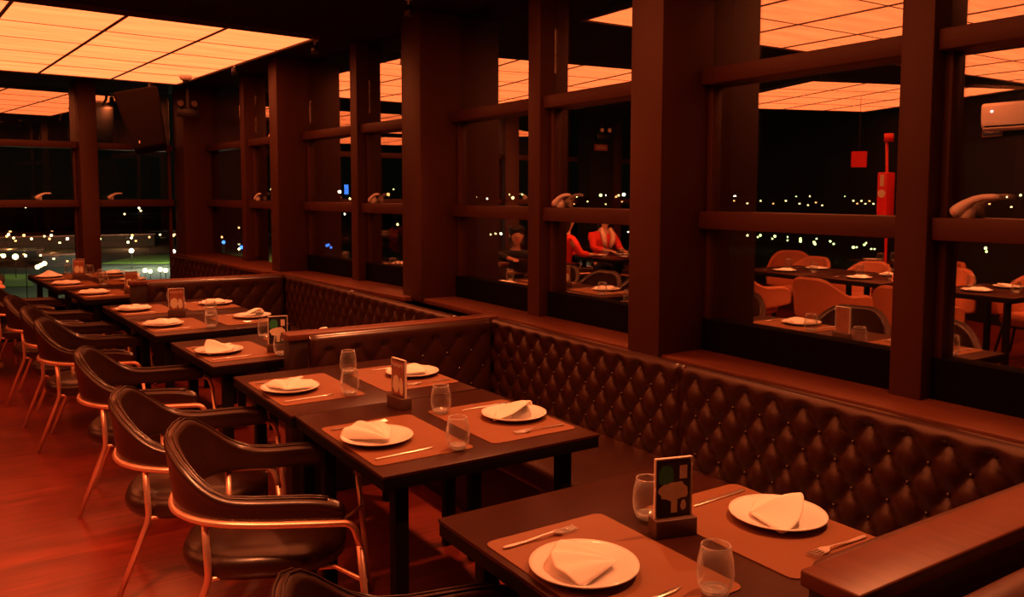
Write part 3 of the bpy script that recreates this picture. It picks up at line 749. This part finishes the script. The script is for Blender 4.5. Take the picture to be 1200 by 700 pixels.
def mk_glass():
    bm = bmesh.new(); lathe(bm, [(0, 0), (.026, 0), (.030, .003), (.039, .025), (.0425, .05), (.040, .08), (.034, .108), (.0325, .113), (.0315, .113), (.0385, .08), (.0405, .05), (.037, .027), (.028, .011), (0, .009)], 36)
    bmesh.ops.recalc_face_normals(bm, faces=bm.faces)
    T = thing('stemless_glass', '', 'glass')
    obj('bowl', bm, M['glass'], T, smooth=True)
    bm = bmesh.new(); lathe(bm, [(0, .0095), (.022, .0105), (.0285, .016), (.027, .0045), (.024, .0005), (0, .0005)], 30); obj('base', bm, M['glass_base'], T, smooth=True)
    bm = bmesh.new(); tube(bm, [(.0322*math.cos(2*PI*k/36), .0322*math.sin(2*PI*k/36), .1135) for k in range(36)], .0013, 6, closed=True); obj('rim', bm, M['glass_base'], T, smooth=True)
    return T
def nap0(): return napkin(0)
def nap1(): return napkin(1)
def nap2(): return napkin(2)
GP = {'placemat': 'tan placemats', 'plate': 'white dinner plates', 'napkin': 'folded napkins', 'fork': 'forks', 'knife': 'knives', 'glass': 'stemless glasses'}
def setting(key, side, yc=None, dx=0, dy=0, nap='nap0', nrz=0, glass=None, cut=True, rot=0, napdir=None):
    T, o, a, place = TABLES[key]; x = .21 if side == 'aisle' else .685
    y = .43 if yc is None else yc
    sd = 'aisle side' if side == 'aisle' else 'window side'
    f = a+R_(rot); P = lambda px, py, z: loc_on(key, x+dx+px, y+dy+py, z)
    put('mat', mk_mat, P(0, 0, .75), f, 'tan placemat on the %s of the %s' % (sd, place), GP['placemat'])
    s = 1 if side == 'aisle' else -1
    pl = P(-.07*s, 0.0, .753); 
    put('plate', mk_plate, pl, f, 'white plate on the %s of the %s' % (sd, place), GP['plate'])
    put(nap, {'nap0': nap0, 'nap1': nap1, 'nap2': nap2}[nap], (pl[0], pl[1], pl[2]+.008), f+R_(nrz), 'folded napkin, %s of the %s' % (sd, place), GP['napkin'])
    if cut:
        put('fork', mk_fork, P(-.055*s, .205*s, .753), f+(0 if s > 0 else PI), 'fork, %s of the %s' % (sd, place), GP['fork'])
        put('knife', mk_knife, P(-.05*s, -.195*s, .753), f+(0 if s > 0 else PI)+R_(4), 'knife, %s of the %s' % (sd, place), GP['knife'])
    if glass: put('glass', mk_glass, loc_on(key, glass[0], glass[1], .7535), 0, 'stemless glass, %s of the %s' % (sd, place), GP['glass'])
setting('t1', 'aisle', .385, dx=.0, nap='nap0', nrz=150, glass=(.317, .135))
setting('t1', 'window', .345, dx=.03, nap='nap1', nrz=-35, glass=(.487, .545))
setting('t2a', 'aisle', .37, nap='nap2', nrz=95, glass=(.34, .125))
setting('t2a', 'window', .37, dx=-.02, nap='nap1', nrz=-60, glass=(.515, .58))
setting('t2b', 'aisle', .43, nap='nap0', nrz=60, glass=(.335, .20))
setting('t2b', 'window', .42, nap='nap0', nrz=120, glass=(.50, .62))
setting('t3', 'aisle', .37, nap='nap1', nrz=130, glass=(.40, .10))
setting('t3', 'window', .42, nap='nap1', nrz=20, glass=(.52, .70))
setting('t4a', 'aisle', .40, nap='nap0', nrz=95, glass=(.38, .13))
setting('t4a', 'window', .42, nap='nap1', nrz=-60, glass=(.52, .62))
setting('t4b', 'aisle', .43, nap='nap0', nrz=70, glass=(.42, .20))
setting('t4b', 'window', .42, nap='nap0', nrz=120, glass=(.50, .72))
setting('t5', 'aisle', .40, nap='nap0', nrz=100, glass=(.42, .12))
setting('t5', 'window', .42, nap='nap1', nrz=0, glass=(.55, .70))
setting('t6a', 'aisle', .40, nap='nap0', nrz=80, glass=(.42, .12))
setting('t6a', 'window', .42, nap='nap1', nrz=0, glass=(.50, .60))
setting('t6b', 'aisle', .40, nap='nap1', nrz=80, glass=(.36, .60))
setting('t6b', 'window', .42, nap='nap0', nrz=0, glass=(.52, .35))

# menu stands
def menu(key, x, y, rz, style, label):
    T = thing('menu_stand', label, 'menu stand', loc_on(key, x, y), rz)
    obj('base', bb(-.06, .06, -.025, .025, 0, .048), M['block'], T, bevel=.002)
    bm = bmesh.new(); bb(-.052, .052, -.004, .004, .046, .205, bm); sh = obj('acrylic_sleeve', bm, M['acrylic'], T)
    obj('card', bb(-.048, .048, -.0046, -.0042, .050, .200), M['card_black'], T)
    obj('card', bb(-.048, .048, .0042, .0046, .050, .200), M['card_rust'], T)
    fy = -.0049
    def patch(nm, poly, m, dy=0):
        bm = bmesh.new(); vs = [bm.verts.new((px, fy-dy, pz)) for px, pz in poly]; vs2 = [bm.verts.new((px, fy-dy-.0003, pz)) for px, pz in poly]
        bm.faces.new(vs); bm.faces.new(vs2[::-1]); n = len(poly)
        for i in range(n): bm.faces.new((vs[i], vs2[i], vs2[(i+1) % n], vs[(i+1) % n]))
        bmesh.ops.recalc_face_normals(bm, faces=bm.faces); obj(nm, bm, m, T)
    def blob(cx, cz, rx, rz_, n=18, j=.15, seed=1):
        random.seed(seed); return [(cx+rx*(1+random.uniform(-j, j))*math.cos(2*PI*k/n), cz+rz_*(1+random.uniform(-j, j))*math.sin(2*PI*k/n)) for k in range(n)]
    if style == 0:
        patch('printed_leaves', blob(-.022, .160, .023, .030, seed=3), M['card_green'])
        patch('printed_dish', blob(.0, .118, .043, .026, seed=4), M['card_food'], .0002)
        patch('printed_stem', [(-.008, .06), (.010, .06), (.010, .10), (-.008, .10)], M['card_food'], .0004)
        patch('printed_tag', [(.016, .150), (.038, .150), (.038, .186), (.016, .186)], M['card_pale'], .0004)
        patch('printed_bottle', blob(.028, .078, .008, .014, seed=6), M['card_pale'], .0004)
    else:
        patch('printed_photo', [(-.046, .052), (.046, .052), (.046, .198), (-.046, .198)], M['card_rust'])
        patch('printed_dish', blob(-.018, .10, .026, .038, seed=5), M['card_food'], .0002)
        patch('printed_dish', blob(.025, .095, .017, .035, seed=8), M['card_food'], .0004)
        text_mesh('title_lettering', 'YONOITE', .021, M['card_pale'], T, Matrix.Translation((0, fy-.0012, .178)) @ Matrix.Rotation(PI/2, 4, 'X'))
    bm = bmesh.new(); bb(-.054, -.051, -.005, .005, .048, .206, bm); bb(.051, .054, -.005, .005, .048, .206, bm); bb(-.054, .054, -.005, .005, .204, .207, bm); obj('sleeve_edge_glint', bm, M['card_pale'], T)  # pale strips stand in for light caught by the acrylic edges
    return T
menu('t1', .475, .435, R_(-16), 0, 'acrylic menu stand with green leaf and food print on the nearest table')
menu('t2a', .415, .765, R_(-84), 1, 'acrylic menu stand seen nearly edge-on, on the second table')
menu('t3', .42, .20, R_(-12), 0, 'acrylic menu stand with leaf print on the single table past the divider')
menu('t4a', .33, .80, R_(-8), 1, 'acrylic menu stand with rust title card on the second booth double table')
menu('t5', .41, .22, R_(-6), 1, 'acrylic menu stand with rust title card beside the far divider')
menu('t6b', .37, .12, R_(-6), 1, 'acrylic menu stand with rust title card on the last table by the end windows')

# ------------------------------------------------------------------ tables on the far side of the room (mirrored in the glazing)
def ltable(key, x, y, w, d, rz, label, place):
    T = make_table(w, d, label); T.location = (x, y, 0); T.rotation_euler[2] = R_(rz); T['group'] = 'dark dining tables in the open room'
    TABLES[key] = (T, (x, y), R_(rz), place)
ltable('L1', -2.75, 4.90, 1.05, .95, 2, 'dark dining table before the terracotta chairs, mirrored half right of the centre', 'mirrored right hand room table')
ltable('L2', -2.75, 5.87, 1.05, .95, 2, 'dark dining table before the terracotta chairs, mirrored half to the left', 'mirrored left hand room table')
ltable('L3', -2.65, 3.62, 1.05, .80, 0, 'small dark dining table mirrored at the right edge of the glass', 'mirrored right edge table')
ltable('L4', -4.55, 6.10, .7, .8, 20, 'dark dining table farthest back, under the mirrored air conditioner', 'farthest mirrored table')
ltable('L5', -2.25, 8.68, .90, .90, 0, 'dark dining table with the seated diners in red, mirrored', 'diners table')
ltable('L6', -.62, 8.50, .62, .62, 0, 'small dark table in front of the seated man in black, mirrored', 'seated man table')
for key in ('L1', 'L2', 'L3'):
    for side, dx in (('aisle', .0), ('window', .17)):
        # here local +x is the aisle side of the room tables
        T_, o_, a_t, place = TABLES[key]; xx = .24 if side == 'aisle' else .80
        sd = 'wall side' if side == 'aisle' else 'aisle side'
        p = loc_on(key, xx, .45, .75)
        put('plate', mk_plate, p, 0, 'white plate on the %s of the %s' % (sd, place), GP['plate'])
        put('nap0', nap0, (p[0], p[1], p[2]+.008), R_(40 if side == 'aisle' else 200), 'folded napkin, %s of the %s' % (sd, place), GP['napkin'])
        put('fork', mk_fork, loc_on(key, xx, .68, .75), 0, 'steel fork on the %s of the %s' % (sd, place), GP['fork'])
        put('glass', mk_glass, loc_on(key, .52+(.08 if side == 'aisle' else -.08), .2 if side == 'aisle' else .7, .75), 0, 'stemless glass, %s of the %s' % (sd, place), GP['glass'])
for key, pos in (('L4', [(.2, .25), (.45, .55)]), ('L5', [(.20, .62), (.66, .66), (.45, .2)]), ('L6', [(.45, .2)])):
    place = TABLES[key][3]
    for i, (px, py) in enumerate(pos):
        wh = ['left', 'right', 'back'][i]
        p = loc_on(key, px, py, .75)
        put('plate', mk_plate, p, 0, 'white dinner plate at the %s of the %s' % (wh, place), GP['plate'])
        put('glass', mk_glass, loc_on(key, px+.02, py+.18 if py < .5 else py-.18, .75), 0, 'clear stemless glass at the %s of the %s' % (wh, place), GP['glass'])
# bread basket / jug in front of diners

# ------------------------------------------------------------------ people (seated)
def skin_mesh(name, chains, material, parent=None, sub=2, root=None):
    """chains: list of lists of (x,y,z,r); chains that share a point join there"""
    me = bpy.data.meshes.new(name); V = []; Ed = []; Rd = []; idx = {}
    for ch in chains:
        prev = None
        for (x, y, z, r) in ch:
            k = (round(x, 4), round(y, 4), round(z, 4))
            if k not in idx: idx[k] = len(V); V.append((x, y, z)); Rd.append(r)
            if prev is not None: Ed.append((prev, idx[k]))
            prev = idx[k]
    me.from_pydata(V, Ed, []); me.update()
    o = bpy.data.objects.new(name, me); C.objects.link(o)
    md = o.modifiers.new('skin', 'SKIN'); md.use_smooth_shade = True
    sv = me.skin_vertices[0].data if me.skin_vertices else None
    if sv is None:
        bm = bmesh.new(); bm.from_mesh(me); bm.verts.layers.skin.verify(); bm.to_mesh(me); bm.free(); sv = me.skin_vertices[0].data
    for i, r in enumerate(Rd):
        rr = r if isinstance(r, tuple) else (r, r); sv[i].radius = rr; sv[i].use_root = (i == 0)
    s = o.modifiers.new('sub', 'SUBSURF'); s.levels = sub; s.render_levels = sub
    dg = bpy.context.evaluated_depsgraph_get(); ev = bpy.data.meshes.new_from_object(o.evaluated_get(dg))
    bpy.data.objects.remove(o); ev.materials.clear(); ev.materials.append(material)
    for p in ev.polygons: p.use_smooth = True
    r = bpy.data.objects.new(name, ev); C.objects.link(r)
    if parent: r.parent = parent
    return r
def person(label, loc, rz, shirt, lean=.10, drop=0.0, look=-.25, reach=.34, hair_long=False, vest=None):
    """faces +x, sits at seat height .46; origin on the floor below the hips"""
    T = thing('person', label, 'person', loc, rz)
    hz = .56; sx = lean
    D = lambda z: z-drop*max(0, min(1, (z-.56)/.47))
    head = (sx+.06, 0, 1.27)
    ch = []
    ch.append([(0, 0, hz, (.14, .11)), (sx*.3, 0, D(.72), (.125, .10)), (sx*.7, 0, D(.90), (.14, .11)), (sx, 0, D(1.03), (.13, .10)), (sx+.01, 0, D(1.10), (.06, .06)), (sx+.03, 0, D(1.155), (.052, .052)),
               (sx+.045, 0, D(1.21), (.075, .07)), (head[0], 0, D(1.27), (.092, .080)), (head[0], 0, D(1.335), (.080, .072)), (head[0]-.01, 0, D(1.365), (.045, .045))])
    ms_ = (D(1.02)+.84)/2
    for s in (-1, 1):
        sh = (sx, s*.165, D(1.02), .056); el = (sx+.10, s*.235, .83, .043); wr = (sx+reach, s*.12, .80, .028); pm = (sx+reach+.05, s*.105, .80, (.030, .018))
        ch.append([(sx, 0, D(1.03), (.13, .10)), sh, (sx+.05, s*.21, ms_, .050), el, ((el[0]+wr[0])/2, s*.18, .815, .038), wr, pm])
        for k, (dy, ln) in enumerate(((-.024, .055), (-.008, .066), (.008, .062), (.023, .048))):
            ch.append([pm, (pm[0]+.035, pm[1]+dy, .803, .0095), (pm[0]+.035+ln*.6, pm[1]+dy*1.05, .795, .0085), (pm[0]+.03+ln, pm[1]+dy*1.05, .778, .0075)])
        ch.append([pm, (pm[0]+.005, pm[1]-s*.032, .80, .010), (pm[0]+.035, pm[1]-s*.045, .79, .0085)])
        ch.append([(0, 0, hz, (.14, .11)), (.04, s*.095, .545, .085), (.25, s*.12, .54, .075), (.42, s*.13, .52, .060), (.43, s*.13, .30, .052), (.42, s*.13, .09, .036), (.50, s*.13, .05, .034), (.58, s*.135, .04, .028)])
    body = skin_mesh('body', ch, M['skin'], T)
    # face
    fx = head[0]+.082
    bm = bmesh.new(); tube(bm, [(fx-.004, 0, 1.285), (fx+.012, 0, 1.262), (fx+.004, 0, 1.252)], .01, 8, radii=[.006, .012, .009]); obj('nose', bm, M['skin'], T, smooth=True)
    for s in (-1, 1):
        bm = bmesh.new(); bmesh.ops.create_uvsphere(bm, u_segments=12, v_segments=8, radius=.011, matrix=Matrix.Translation((fx-.012, s*.030, 1.288))); obj('eye', bm, M['card_pale'], T, smooth=True)
        bm = bmesh.new(); bmesh.ops.create_uvsphere(bm, u_segments=10, v_segments=6, radius=.0055, matrix=Matrix.Translation((fx-.003, s*.030, 1.288))); obj('pupil', bm, M['hair'], T, smooth=True)
        bm = bmesh.new(); tube(bm, [(fx-.008, s*.016, 1.306), (fx-.006, s*.032, 1.310), (fx-.014, s*.046, 1.304)], .003, 6); obj('eyebrow', bm, M['hair'], T)
        bm = bmesh.new(); tube(bm, [(head[0]-.004, s*.078, 1.30), (head[0]-.012, s*.092, 1.285), (head[0]-.002, s*.084, 1.258)], .009, 8, radii=[.008, .013, .008]); obj('ear', bm, M['skin'], T, smooth=True)
    bm = bmesh.new(); tube(bm, [(fx-.018, -.024, 1.232), (fx-.006, 0, 1.229), (fx-.018, .024, 1.232)], .006, 8, radii=[.003, .007, .003]); obj('mouth', bm, M['shirt_red'], T, smooth=True)
    # hair cap
    hc = [[(head[0]-.03, 0, 1.30, (.098, .09)), (head[0]-.018, 0, 1.35, (.088, .085)), (head[0]-.015, 0, 1.385, (.05, .05))]]
    if hair_long: hc.append([(head[0]-.03, 0, 1.30, (.098, .09)), (head[0]-.07, 0, 1.20, .085), (head[0]-.10, 0, 1.08, .07), (head[0]-.12, 0, 1.0, .045)])
    else: hc.append([(head[0]-.03, 0, 1.30, (.098, .09)), (head[0]-.05, 0, 1.235, .07)])
    skin_mesh('hair', hc, M['hair'], T)
    for o_ in kids(T):
        if o_ is not body: o_.location.z = -drop
    # shirt: slightly larger torso and sleeves down to the wrist
    sc_ = []
    sc_.append([(0, 0, hz-.03, (.155, .125)), (sx*.3, 0, D(.72), (.142, .117)), (sx*.7, 0, D(.90), (.155, .125)), (sx, 0, D(1.03), (.142, .115)), (sx+.012, 0, D(1.095), (.072, .072))])
    for s in (-1, 1):
        sc_.append([(sx, 0, D(1.03), (.142, .115)), (sx, s*.165, D(1.02), .068), (sx+.05, s*.21, ms_, .061), (sx+.10, s*.235, .83, .053), (sx+.10+(reach-.10)*.75, s*.15, .81, .043)])
    skin_mesh('shirt', sc_, shirt, T)
    tr = [[(0, 0, hz-.02, (.15, .12)), (.04, s*.095, .545, .096), (.25, s*.12, .54, .086), (.42, s*.13, .52, .071), (.43, s*.13, .30, .063), (.425, s*.13, .11, .050)] for s in (-1, 1)]
    skin_mesh('trousers', tr, M['trousers'], T)
    if vest:
        for s in (-1, 1):
            bm = bmesh.new(); P = [(sx+.06, s*.08, 1.125), (sx+.145, s*.085, 1.02), (sx+.15, s*.07, .93), (sx+.125, s*.045, .82)]
            P = [(a_, b_, D(c_)) for a_, b_, c_ in P]; tube(bm, P, .04, 10, radii=[.03, .042, .040, .025]); obj('vest_panel', bm, M['scarf'], T, smooth=True)
    return T
PP = [('man with short dark hair and black shirt, seated leaning over a table', -.17, 9.45, -70, dict(shirt=M['shirt_black'], lean=.26, drop=.19), 'dark armchair under the man in the black shirt'),
      ('person in a red shirt with pale vest panels, head hidden behind the mirrored transom', -2.10, 9.92, -84, dict(shirt=M['shirt_red'], lean=.08, hair_long=True, vest=True), 'dark armchair under the person with the pale vest panels'),
      ('dark-haired person in a red top, seated left of the mirrored table of diners', -.86, 9.22, 185, dict(shirt=M['shirt_red'], lean=.05, hair_long=True), 'dark armchair left of the mirrored table of diners'),
      ('person in a red sleeve mostly cut off by the mirrored column', -1.62, 8.15, 100, dict(shirt=M['shirt_red'], lean=.05), 'dark armchair on the near side of the mirrored table of diners')]
for lab, x, y, a, kw, clab in PP:
    person(lab, (x, y, 0), R_(a), **kw)
    dup(chair, (x+.03*math.cos(R_(a)), y+.03*math.sin(R_(a)), 0), R_(a), clab, 'armchairs of the seated diners')

# ------------------------------------------------------------------ night city outside
def far(u, v, D):
    d = (fw + (u-600)/970*r2 - (v-300)/970*u2); h = math.hypot(d.x, d.y); return Vector((d.x/h*D, d.y/h*D, CAMZ + d.z/h*D))
GZ = -22
o = tag(obj('night_ground', prism(bmesh.new(), [(-1500, 14), (-300, 13.9), (6, 14), (6, -600), (2500, -600), (2500, 2500), (-1500, 2500)], GZ-1, GZ), M['ground']), 'dark ground of the town far below the windows', 'ground', kind='structure')
rnd = random.Random(11)
def globe(x, y, z, r, m, label, group, cat='street light'):
    T = thing('street_light', label, cat, (x, y, GZ), 0, group)
    bm = bmesh.new(); bmesh.ops.create_icosphere(bm, subdivisions=2, radius=r, matrix=Matrix.Translation((0, 0, z-GZ))); obj('lamp_globe', bm, m, T, smooth=True)
    bm = bmesh.new(); tube(bm, [(0, 0, 0), (0, 0, z-GZ-r*.8)], r*.14, 6); obj('lamp_post', bm, M['ground'], T)
def light_at(u, v, m, px=1.2, label='', group='', D=None):
    # distance from height: every lamp stands on the ground, head a few metres up
    d0 = far(u, v, 1.0); slope = (CAMZ-d0.z)
    label = '%s town light %s %s' % (CN[m.name], 'on the horizon' if v < 245 else ('below the horizon' if v < 262 or v > 296 else 'in the street row'), where(u)); group = label+'s'
    D = D or min(1400, max(60, (CAMZ-(GZ+6))/max(slope, .004)))
    for _ in range(12):
        p = far(u, v, D)
        if any(bx0-3 < (p.x-bx)*math.cos(-ba)-(p.y-by)*math.sin(-ba) < bx1+3 and abs((p.x-bx)*math.sin(-ba)+(p.y-by)*math.cos(-ba)) < bw+3 for bx, by, ba, bx0, bx1, bw in FOOT): D *= 1.12
        else: break
    p = far(u, v, D); globe(p.x, p.y, p.z, px*D/970*1.3, m, label, group)
ms = [M['lamp_warm'], M['lamp_white'], M['lamp_orange'], M['lamp_green'], M['lamp_warm']]
blocks = [(45, 278, 400, 90, 7), (84, 299, 300, 16, 5), (12, 301, 340, 20, 6), (165, 285, 480, 40, 6), (900, 232, 420, 36, 26), (1012, 232, 380, 30, 26), (960, 234, 520, 24, 24), (830, 235, 470, 34, 24), (700, 233, 420, 50, 25), (520, 233, 400, 40, 25), (590, 240, 380, 34, 22), (1120, 235, 420, 50, 24)]
FOOT = []
for u, v, D, wd, h in blocks:
    p = far(u, v, D); FOOT.append((p.x, p.y, math.atan2(p.y, p.x), 0, wd*.5, wd/2))
CN = {'street_lamp_glow': 'warm yellow', 'white_lamp_glow': 'white', 'orange_lamp_glow': 'orange', 'greenish_lamp_glow': 'pale green', 'blue_sign_glow': 'blue', 'red_light_glow': 'red'}
def where(u):
    for lim, t in ((118, 'outside the far left end window'), (225, 'outside the end window beside the corner'), (330, 'outside the bay next to the far corner'), (475, 'outside the bays between the far columns'),
                   (620, 'outside the bay left of the narrow mullion'), (760, 'outside the bay left of the big column'), (1060, 'outside the wide middle bay'), (1300, 'outside the bay at the right edge')):
        if u < lim: return t
# horizon band lights
band = [(815,230),(829,236),(861,231),(867,237),(885,234),(893,237),(905,232),(914,236),(933,231),(941,232),(949,230),(957,234),(969,233),(975,232),(984,236),(990,231),(1003,240),(1012,239),(1020,236),(1030,233),(818,240),(846,238),
        (1098,236),(1101,233),(1112,231),(1122,232),(1126,231),(1180,231),(1196,229),
        (488,226),(500,231),(505,238),(522,225),(541,222),(544,229),(548,236),(558,231),(571,233),(597,228),(601,232),(612,228),(640,229),(653,230),(661,229),(676,231),(704,229),(710,229),(722,231),(725,229),(731,228),(733,235),(670,238),
        (398,225),(401,238),(410,233),(455,228),(461,222),(300,225),(318,222),(303,232),(320,247),(330,262)]
for i, (u, v) in enumerate(band):
    light_at(u, v, ms[rnd.randrange(5)], rnd.choice([.7, .9, 1.1, 1.5]), 'distant town light glowing on the night horizon beyond the windows', 'distant town lights')
for i in range(8):   # building with rows of lit windows
    pass
# street rows, in pairs
rowa = [(818,271),(822,273),(833,272),(836,274),(848,273),(849,276),(876,276),(888,278),(891,276),(905,280),(908,277),(923,278),(923,282),(938,280),(938,283),(954,284),(957,280),(955,286),(973,283),(977,286),(1000,290),(1004,290),(1013,287),(1015,285),(1021,292),(1025,292),(1104,289),(1155,291),(1156,295),
        (527,268),(540,267),(561,267),(582,268),(602,267),(624,267),(644,267),(666,267),(688,267),(710,267),(735,268),(736,272),(575,275),(581,274),(587,274)]
for u, v in rowa:
    light_at(u, v, M['lamp_green'] if u > 800 else ms[rnd.choice([0, 1])], rnd.choice([.8, 1.0, 1.2]), 'pale green street light in the row below the horizon', 'street lights in a row')
# lights in the far left windows
leftl = [(8,277,2,.9),(12,272,2,.9),(16,279,0,.8),(28,276,2,1),(37,280,0,.9),(52,277,0,.7),(61,273,2,1.5),(58,280,2,.8),(79,280,1,1),(89,266,1,.9),(89,277,1,.7),(97,251,3,.8),(107,276,2,1.1),(102,251,3,.9),(155,276,2,1.0),(154,279,1,.8),(175,278,2,.8),(203,276,2,1.1),(163,244,1,.7),(165,247,0,.7),(146,251,0,.7),
         (170,317,0,1.9),(176,318,0,1.7),(188,316,0,1.9),(194,317,0,1.8),(202,317,0,1.9),(104,303,0,1.5),(107,308,0,2.6),(44,313,0,1.8),(48,311,0,1.6),(52,309,0,1.8),(18,301,0,2.2),(4,300,0,1.6),(30,243,0,.6),(280,267,2,.8),(311,277,1,.7),(330,278,1,.6),(309,253,1,1.1),(260,278,2,.9),(404,251,1,.9),(466,263,0,1.2)]
for i, (u, v, k, r) in enumerate(leftl):
    light_at(u, v, [M['lamp_warm'], M['lamp_white'], M['lamp_orange'], M['lamp_red'], M['lamp_blue']][k], r, 'small town light seen through the far left windows', 'town lights beyond the far windows')
for (u, v, r) in [(378,284,1.3),(383,288,1.3),(388,290,1.2),(262,284,1.5),(283,290,1.6),(287,289,1.4),(385,287,1.2)]:
    light_at(u, v, M['lamp_blue'], r, 'small blue light low in the third window bay', 'blue lights')
for u, v in ((154, 294), (203, 295)):
    p = far(u, v, 285)
    T = thing('floodlight_mast', 'white floodlight mast beside the green pitch, %s of the two' % ('left' if u < 180 else 'right'), 'floodlight', (p.x, p.y, GZ))
    bm = bmesh.new(); bmesh.ops.create_icosphere(bm, subdivisions=2, radius=.7, matrix=Matrix.Translation((0, 0, p.z-GZ))); obj('lamp', bm, M['lamp_white'], T, smooth=True)
    bm = bmesh.new(); tube(bm, [(0, 0, 0), (0, 0, p.z-GZ-.4)], .12, 8); obj('mast', bm, M['building'], T)
    L = bpy.data.lights.new('flood', 'POINT'); L.energy = 34000; L.color = (.9, 1, .75); L.shadow_soft_size = .5
    lo = bpy.data.objects.new('flood', L); C.objects.link(lo); lo.parent = T; lo.location = (0, 0, p.z-GZ+.9)
def ground_quad(pxs, z):
    out = []
    for u, v in pxs:
        d = far(u, v, 1.0); D = (CAMZ-z)/(CAMZ-d.z); p = far(u, v, D); out.append((p.x, p.y))
    return out
q = ground_quad([(120, 309), (340, 309), (330, 297), (165, 300)], GZ)
tag(obj('green_pitch', prism(bmesh.new(), q, GZ, GZ+.15), M['grass']), 'floodlit green sports pitch beyond the far corner windows', 'pitch')
q = ground_quad([(-20, 336), (40, 336), (34, 322), (-14, 322)], GZ)
tag(obj('lit_lawn', prism(bmesh.new(), q, GZ, GZ+.15), M['grass']), 'small green lit lawn at the lower left edge beyond the end windows', 'lawn')
for u, v, D, en, col in ((30, 300, 215, 7000, (.8, 1, .5)), (60, 276, 380, 5000, (1, .35, .12)), (10, 275, 380, 5000, (1, .35, .12)), (150, 284, 385, 5000, (1, .45, .2)), (280, 292, 290, 12000, (.9, 1, .6))):  # lamps put in to light the roofs, lawn and pitch end
    p = far(u, v, D)
    T = thing('fill_lamp', '%s added lamp lighting the ground %s' % ('orange' if col[1] < .6 else 'greenish', {30: 'by the small lawn', 60: 'over the long roof', 10: 'at the left end of the long roof', 150: 'behind the left mullion', 280: 'at the right end of the pitch'}[u]), 'street light', (p.x, p.y, GZ))
    bm = bmesh.new(); bmesh.ops.create_icosphere(bm, subdivisions=2, radius=D/970*1.3, matrix=Matrix.Translation((0, 0, p.z-GZ))); obj('lamp', bm, M['lamp_warm'], T, smooth=True)
    bm = bmesh.new(); tube(bm, [(0, 0, 0), (0, 0, p.z-GZ-.4)], .1, 8); obj('mast', bm, M['building'], T)
    L = bpy.data.lights.new('fill_glow', 'POINT'); L.energy = en; L.color = col; L.shadow_soft_size = .5
    lo = bpy.data.objects.new('fill_glow', L); C.objects.link(lo); lo.parent = T; lo.location = (0, 0, p.z-GZ+1.5)
# dark town blocks with lit windows
for i, (u, v, D, wd, h) in enumerate(blocks):
    p = far(u, v, D); ang = math.atan2(p.y, p.x)
    hh = max(3, min(p.z-GZ, 40))
    T = thing('town_building', ['long low building roof on the skyline beyond the far left window', 'pale grey shed behind the last menu stand', 'warmly lit terrace building at the far left', 'long low roof above the green pitch',
        'dark apartment block under the horizon lights, behind the middle bay', 'dark block with a grid of lit windows beside the red pipe', 'wide dark block on the horizon in the middle bay', 'dark block on the horizon by the big column', 'dark block on the horizon beyond the second bay',
        'dark block on the horizon beyond the third column', 'low dark block beyond the diners', 'dark block on the horizon behind the white handle'][i], 'building', (p.x, p.y, GZ), ang)
    obj('walls', bb(0, wd*.5, -wd/2, wd/2, 0, hh), M['building'], T)
    obj('roof', bb(-.4, wd*.5+.4, -wd/2-.4, wd/2+.4, hh, hh+.5), M['card_rust'] if i < 4 else M['building'], T)
    n = 6 if D > 300 else 4
    for k in range(n):
        yy = -wd/2+wd*(k+.5)/n + rnd.uniform(-1, 1); s = D/970
        if i == 5 : yy = (k-2.5)*s*4
        z0 = hh-s*(4 if k % 2 else 7)
        if z0 < 1: z0 = 1
        obj('lit_window', bb(-.1, .05, yy-s*.9, yy+s*.9, z0, z0+s*1.4), M['lamp_warm'] if (k+i) % 3 else M['lamp_orange'], T)
T = thing('blue_sign_tower', 'tall thin blue lit sign on the horizon in the third bay', 'sign', (*far(406, 225, 700).to_2d(), GZ))
p = far(406, 225, 700); obj('blue_sign', bb(-1.3, 1.3, -1.3, 1.3, p.z-GZ-2, p.z-GZ+6), M['lamp_blue'], T); obj('mast', bb(-.5, .5, -.5, .5, 0, p.z-GZ-2), M['building'], T)
